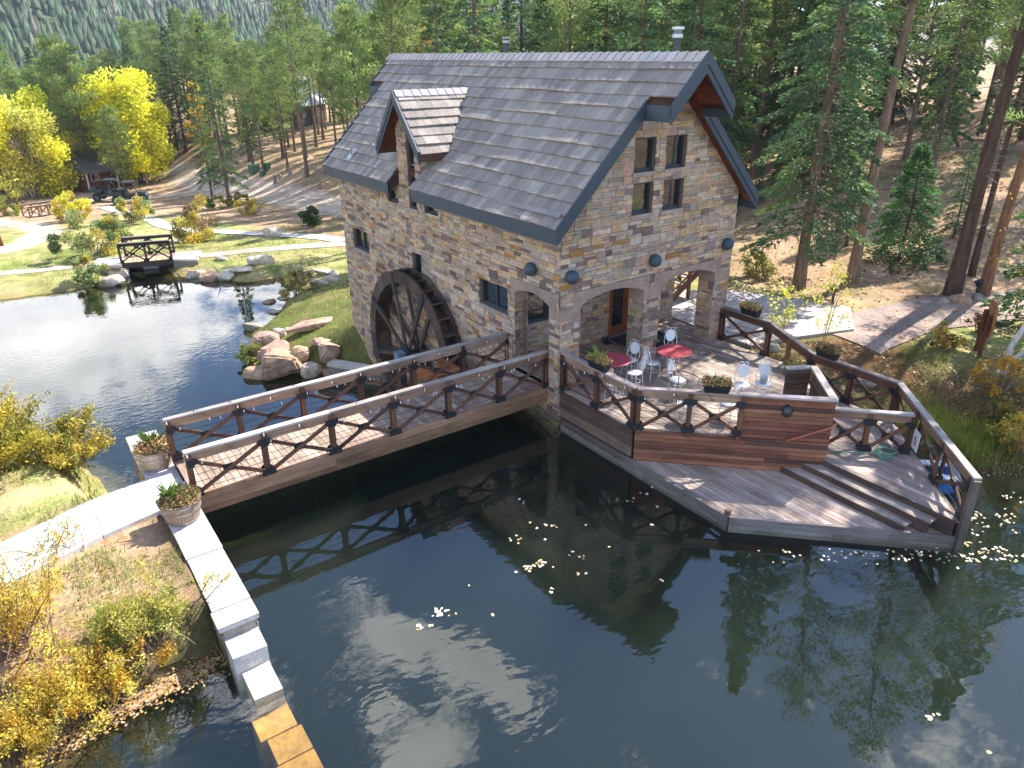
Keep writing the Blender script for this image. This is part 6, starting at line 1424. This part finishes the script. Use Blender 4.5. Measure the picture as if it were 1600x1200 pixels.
# ------------------------------------------------------------------ small structures in the background
# far footbridge over the inlet
fb_ = thing('footbridge', 'small dark timber footbridge over the inlet of the lower pond', 'bridge', (-4.2, 34.6, -1.95)); a0, a1 = Vector((-5.45, 34.0, 0)), Vector((-2.85, 33.2, 0)); t_ = (a1-a0).normalized(); n_ = Vector((-t_.y, t_.x, 0)); FZ = -1.95
DKW = [hexl('4a403a'), hexl('574b44'), hexl('3f3631')]
mb = MB(); pA = [a0, a1, a1+n_*1.7, a0+n_*1.7]; boards(mb, [(p.x, p.y) for p in pA], FZ, math.atan2(n_.y, n_.x), .16, pal=[hexl('c2a890'), hexl('b59a82')]); mb.build('deck_boards', M['wood'], fb_)
for o in (0, 1.7):
    mb = MB(); mb.beam(a0+n_*o+Vector((0, 0, FZ-.16)), a1+n_*o+Vector((0, 0, FZ-.16)), .1, .3, wcol(DKW)); mb.build('girder', M['wood'], fb_)
    Railing('railing', tuple((a0+n_*o).xy), tuple((a1+n_*o).xy), FZ, 2, fb_, hgt=1.15, cap=[hexl('9a928c')], beam=DKW, brace=DKW, post=DKW, cables=0, beamh=.16)
for o, nm in ((-.55, 0), (None, 1)):
    for k, base_ in enumerate((a0, a1)):
        if (nm == 0) == (k == 0):
            ab = thing('abutment', 'pale stone abutment wall at the %s end of the far footbridge' % ('left' if k == 0 else 'right'), 'wall', tuple(base_)); sg = -1 if k == 0 else 1
            mb = MB(); mb.obox(base_+t_*sg*.75-n_*.05+Vector((0, 0, FZ-.55)), (t_*.7-n_*.25*1), n_*.22, Vector((0, 0, .42)), hexl('8d8378')); mb.build('wall', M['stone'], ab)
            mb = MB(); mb.obox(base_+t_*sg*.75-n_*.05+Vector((0, 0, FZ-.07)), (t_*.75-n_*.27), n_*.27, Vector((0, 0, .06)), hexl('cfc6bc')); mb.build('coping', M['conc'], ab)
            mb = MB(); mb.obox(base_+t_*sg*.8+n_*.9+Vector((0, 0, FZ-.05)), t_*.75, n_*.75, Vector((0, 0, .05)), hexl('c9bfb5')); mb.build('slab', M['conc'], ab)
wr = thing('weir', 'small white weir board under the far footbridge', 'weir', (-4.2, 34.8, HL)); mb = MB(); c_ = (a0+a1)/2+n_*1.0; mb.obox(c_+Vector((0, 0, HL+.12)), t_*1.3, n_*.05, Vector((0, 0, .25)), hexl('3c3834')); mb.build('wall', M['wood'], wr); mb = MB(); mb.obox(c_-n_*.062+Vector((0, 0, HL+.16)), t_*.42, n_*.01, Vector((0, 0, .13)), hexl('cfd3d6')); mb.build('board', M['paint'], wr)
# rails of another timber footbridge at the left
x0, y0, z0 = gp(48, 341); x1, y1, z1 = gp(92, 335); lb_ = thing('footbridge', 'low timber footbridge with two brown rails by the yellow bush', 'bridge', ((x0+x1)/2, (y0+y1)/2, z0)); z0 = max(z0, z1)+.1
d = Vector((x1-x0, y1-y0, 0)); t_ = d.normalized(); n_ = Vector((-t_.y, t_.x, 0)); RB = [hexl('86654f'), hexl('92705a')]
mb = MB(); boards(mb, [(x0, y0), (x1, y1), (x1+n_.x*1.8, y1+n_.y*1.8), (x0+n_.x*1.8, y0+n_.y*1.8)], z0, math.atan2(n_.y, n_.x), .16); mb.build('deck_boards', M['wood'], lb_)
for o in (0, 1.8): Railing('railing', (x0+n_.x*o, y0+n_.y*o), (x1+n_.x*o, y1+n_.y*o), z0, 3, lb_, hgt=1.0, cap=GREYT, beam=RB, brace=RB, post=RB, cables=0, plates=False, beamh=.12)
# buggies
def buggy(loc, rz_, label):
    b = thing('utility_buggy', label, 'buggy', loc, rz_, 'buggies parked by the cabins'); G_ = hexl('22302e'); K = hexl('17191a')
    def part(nm, f, m='paint', sm=False, par=None):
        mb = MB(); f(mb); return mb.build(nm, M[m], par or b, sm, off=(0, 0, 0))
    part('body', lambda m: (m.hexa([(x, y, z) for z, ks in ((.42, 1), (.62, .96)) for y in (-.62*ks, .62*ks) for x in (-1.35, 1.35*ks)], G_), m.hexa([(-1.35+.0, -.5, .6), (-.75, -.6, .6), (-1.35, .5, .6), (-.75, .6, .6), (-1.28, -.45, .88), (-.72, -.58, 1.02), (-1.28, .45, .88), (-.72, .58, 1.02)], G_)))
    part('cargo_bed', lambda m: (m.box((.45, -.66, .78), (1.5, .66, .84), G_), m.box((.45, -.66, .84), (1.5, -.62, 1.08), G_), m.box((.45, .62, .84), (1.5, .66, 1.08), G_), m.box((1.46, -.62, .84), (1.5, .62, 1.08), G_)))
    part('seat', lambda m: (m.box((-.3, -.55, .64), (.25, .55, .82), K), m.box((.18, -.55, .82), (.32, .55, 1.25), K)))
    for sy in (-.6, .6): part('roll_bar', lambda m: m.tube([(-.8, sy, .95), (-.42, sy*.95, 1.72), (.32, sy*.95, 1.76), (.42, sy, .8)], .028, 6, K), 'black', True)
    part('roof_panel', lambda m: m.hexa([(x, y, z) for z in (1.75, 1.80) for y in (-.62, .62) for x in (-.5, .42)], hexl('2b3536')))
    part('windscreen', lambda m: m.poly([(-.80, -.55, 1.0), (-.80, .55, 1.0), (-.45, .55, 1.7), (-.45, -.55, 1.7)], (.1,)*3), 'clear')
    part('steering_wheel', lambda m: m.tube([(-.42+.06*math.sin(a*.628), -.28+.16*math.cos(a*.628), 1.08+.12*math.sin(a*.628)) for a in range(11)], .014, 5, K, cap=False), 'black')
    for sy in (-.4, .4): part('headlight', lambda m: m.ball((-1.33, sy, .74), .07, (.7, .72, .75), 10, 6, (.5, 1, 1)), 'metal', True)
    for x in (-.95, .95):
        for y in (-.62, .62):
            wl = part('wheel', lambda m: m.lathe([(.17, -.12), (.31, -.12), (.335, -.08), (.335, .08), (.31, .12), (.17, .12)], 20, K)); wl.location = (x, y, .335); wl.rotation_euler = (rad(90), 0, 0)
            rm = MB(); rm.tube([(0, 0, -.1), (0, 0, .1)], .175, 14, hexl('5a5e60')); rm.build('rim', M['metal'], wl, off=(0, 0, 0))
    return b
gx, gy, gz = gp(206, 318); b_ = buggy((gx, gy, gz), rad(160), 'dark green utility buggy with open cargo bed, nearest the dirt road'); b_.scale = (1.3,)*3
BG1 = None; bx, by, bz = gp(184, 315); b_ = buggy((bx-.4, by+.9, bz), rad(150), 'dark green utility buggy partly hidden behind the buggy nearest the road'); b_.scale = (1.3,)*3
# cabins
def cabin(loc, rz_, lx, ly, hw, hr, label, wallc, roofc, porch=False):
    c = thing('cabin', label, 'cabin', loc, rz_); mb = MB(); k = 0; y = -lx/2
    z = -.5
    while z < hw: mb.box((-lx/2, -ly/2, z), (lx/2, ly/2, min(z+.215, hw)), jit(wallc, .1)); z += .22
    for sx in (-1, 1): mb.poly([(sx*lx/2, -ly/2, hw), (sx*lx/2, ly/2, hw), (sx*lx/2, 0, hr)][::sx], wallc)
    mb.build('wall', M['wood'], c, off=(0, 0, 0))
    mb = MB()
    for s_ in (-1, 1):
        nx = 16
        for i in range(nx):
            u0, u1 = -lx/2-.5+(lx+1)*i/nx, -lx/2-.5+(lx+1)*(i+1)/nx; oy = ly/2+.5; sl_ = (hr-hw)/(ly/2); mb.hexa([(x, s_*yy, zz_+t) for t in (0, .12) for yy, zz_ in ((0, hr), (oy, hr-sl_*oy)) for x in (u0, u1-.01)], jit(roofc, .06))
    rf = mb.build('roof', M['tile'], c, off=(0, 0, 0))
    for x in (-lx*.28, lx*.22):
        mb = MB(); mb.box((x-.5, -ly/2-.05, 1.0), (x+.5, -ly/2-.01, 2.0), hexl('d0c8ba')); wn = mb.build('window', M['white'], c, off=(0, 0, 0)); mb = MB(); mb.box((x-.42, -ly/2-.07, 1.08), (x+.42, -ly/2-.052, 1.92), (.02,)*3); mb.build('pane', M['glass'], wn, off=(0, 0, 0))
    mb = MB(); mb.box((-.45, -ly/2-.06, 0), (.45, -ly/2-.012, 2.0), hexl('4a2e22')); mb.build('door', M['wood'], c, off=(0, 0, 0))
    if porch:
        for x in (-lx/2+.2, 0, lx/2-.2):
            mb = MB(); mb.box((x-.08, -ly/2-1.5, -.3), (x+.08, -ly/2-1.34, 2.2), hexl('cfcac2')); mb.build('porch_post', M['paint'], c, off=(0, 0, 0))
        mb = MB(); mb.hexa([(x, y, z+t) for t in (0, .1) for y, z in ((-ly/2-1.8, 2.2), (-ly/2, 2.75)) for x in (-lx/2-.2, lx/2+.2)], roofc); mb.build('porch_roof', M['tile'], c, off=(0, 0, 0))
    return c
RC = hexl('7a4634')
x, y, z = gp(170, 297); cabin((x+.3, y+3.6, z+.1), rad(14), 7.5, 5, 2.5, 4.3, 'red brown timber cabin with white porch posts behind the parked buggies', RC, hexl('6f6a66'), True)
x, y, z = gp(12, 300); cabin((x-.6, y+3.2, z+.1), rad(-6), 7, 5, 2.4, 4.2, 'red brown timber cabin at the left edge behind the yellow aspen', hexl('704030'), hexl('6b645f'))
x, y = (29.0, 100.0); cabin((x, y, H1(x, y)+.3), rad(40), 9, 7, 3.0, 6.6, 'house with pale grey roof far up among the pines', hexl('5c5048'), hexl('c2c6cc'))
# green utility boxes and stumps on the slope
def ubox(px, py, w_, d_, h_, lb):
    x, y, z = gp(px, py); u = thing('utility_box', lb, 'utility box', (x, y, z), .3, 'green utility boxes'); c_ = hexl('3f6a52'); mb = MB(); mb.box((-w_/2, -d_/2, -.1), (w_/2, d_/2, h_), c_); mb.build('cabinet', M['paint'], u, off=(0, 0, 0)); mb = MB(); mb.box((-w_/2-.03, -d_/2-.03, h_+.001), (w_/2+.03, d_/2+.03, h_+.06), hexl('4a785e')); mb.build('lid', M['paint'], u, off=(0, 0, 0)); mb = MB(); mb.box((-w_/2*.9, -d_/2-.015, .1), (w_/2*.9, -d_/2-.002, h_*.9), hexl('466f58')); mb.build('door', M['paint'], u, off=(0, 0, 0))
ubox(398, 271, 1.0, .8, .85, 'largest green utility box on the slope'); ubox(418, 267, .6, .6, .8, 'narrow green utility box right of the largest one'); ubox(411, 276, .55, .5, .5, 'small low green utility box in front of the other two')
for px, py, h_, lb in ((430, 288, .9, 'grey broken stump left of the other stump on the slope'), (453, 274, .8, 'pale twisted stump on the slope above the lawn'), (438, 280, .5, 'short stump between the two taller stumps')):
    x, y, z = gp(px, py); s_ = MB(); s_.tube([(x, y, z-.2), (x+.03, y, z+h_*.6), (x-.04, y+.05, z+h_)], [.24, .17, .08], 8, hexl('9a8d80')); s_.tube([(x, y, z+h_*.4), (x+.25, y-.1, z+h_*.75)], [.09, .03], 6, hexl('9a8d80')); tag(s_.build('tree_stump', M['bark'], None), lb, 'stump')
for i, (px, py) in enumerate(((398, 244), (408, 238), (416, 231), (424, 225), (432, 219))):
    x, y, z = gp(px, py); s_ = MB(); s_.obox((x, y, z+.05), (1.0, .1, .03), (-.02, .28, 0), (0, 0, .1), jit(hexl('b5a696'), .1)); tag(s_.build('stone_step', M['rock']), ('lowest', 'second', 'middle', 'fourth', 'highest')[i]+' stone step of the trail up the wooded slope', 'step', 'stone steps on the slope')
# basket pole on the lawn
x, y, z = gp(409, 342); bp = thing('disc_golf_basket', 'thin metal disc golf basket on the lawn by the dirt road', 'disc golf basket', (x, y, z)); mb = MB(); mb.tube([(0, 0, -.1), (0, 0, 1.4)], .025, 6, hexl('a3a8ac')); mb.build('pole', M['metal'], bp, off=(0, 0, 0))
mb = MB(); ring(mb, (0, 0, .72), .3, .012, hexl('b5b9bc'), 16); ring(mb, (0, 0, .55), .28, .012, hexl('b5b9bc'), 16); ring(mb, (0, 0, 1.3), .25, .014, hexl('b5b9bc'), 16)
for k in range(10):
    a = k*.628; mb.tube([(.25*math.cos(a), .25*math.sin(a), 1.3), (.1*math.cos(a), .1*math.sin(a), .95), (.06*math.cos(a), .06*math.sin(a), .6)], .006, 4, hexl('b5b9bc'), cap=False); mb.tube([(.3*math.cos(a), .3*math.sin(a), .72), (.28*math.cos(a), .28*math.sin(a), .55)], .006, 4, hexl('b5b9bc'), cap=False)
mb.build('basket', M['metal'], bp, off=(0, 0, 0))
# wooden sign and post lights on the right
x, y, z = gp(1527, 553); sg = thing('trail_sign', 'leaning wooden trail sign on two posts seen edge on at the right', 'sign', (x, y, z), rad(-58))
for yy in (-.3, .3):
    mb = MB(); mb.tube([(0, yy, -.3), (0, yy, 1.25)], .065, 8, hexl('6f3f2c')); mb.build('post', M['wood'], sg, off=(0, 0, 0))
mb = MB(); mb.hexa([(x_, y_, z_) for z_, k in ((.62, .9), (1.42, 1.0)) for y_ in (-.52*k, .48*k) for x_ in (.07, .13)], hexl('a8754e')); mb.build('board', M['wood'], sg, off=(0, 0, 0))
mb = MB(); mb.hexa([(x_, y_, z_) for z_, k in ((1.425, 1.0), (1.60, .4)) for y_ in (-.52*k, .48*k) for x_ in (.07, .13)], hexl('9c6b47')); mb.build('board_top', M['wood'], sg, off=(0, 0, 0))
x, y, z = gp(3, 385); ps = thing('marker_post', 'short orange brown wooden marker post cut by the left photo edge', 'post', (x, y, z)); mb = MB(); mb.hexa([(-.14, -.1, -.2), (.16, -.1, -.2), (-.14, .1, -.2), (.16, .1, -.2), (-.1, -.08, .9), (.08, -.08, .9), (-.1, .08, .9), (.08, .08, .9)], hexl('8f5436')); mb.build('post', M['wood'], ps, off=(0, 0, 0)); mb = MB(); mb.hexa([(-.16, -.14, .9), (.14, -.14, .9), (-.16, .14, .9), (.14, .14, .9), (-.05, -.14, 1.05), (.03, -.14, 1.05), (-.05, .14, 1.05), (.03, .14, 1.05)], hexl('5a3526')); mb.build('cap', M['wood'], ps, off=(0, 0, 0))
for px, py, lb in ((1300, 474, 'black path light beside the lone tan rock at the patio'), (1524, 466, 'black path light under the orange barked pine')):
    x, y, z = gp(px, py); pl_ = thing('path_light', lb, 'path light', (x, y, z), 0, 'black path lights'); mb = MB(); mb.tube([(0, 0, -.1), (0, 0, .45)], .05, 8, STEEL); mb.build('post', M['black'], pl_, off=(0, 0, 0)); mb = MB(); mb.lathe([(.07, .42), (.1, .5), (.16, .56), (.17, .6), (.05, .68), (.001, .69)], 14, STEEL); mb.build('lamp_head', M['black'], pl_, off=(0, 0, 0))
# ------------------------------------------------------------------ air
g = G('air'); v = g.nd('ShaderNodeVolumePrincipled', {'Color': (.78, .86, 1.0, 1), 'Density': .00016, 'Anisotropy': .1}); g.l.new(v.outputs[0], g.o.inputs[1])
mb = MB(); mb.box((-900, -70, -8), (1900, 2100, 215), (1, 1, 1)); hz = mb.build('haze', g.m); tag(hz, 'thin blue air haze', 'haze', kind='stuff')
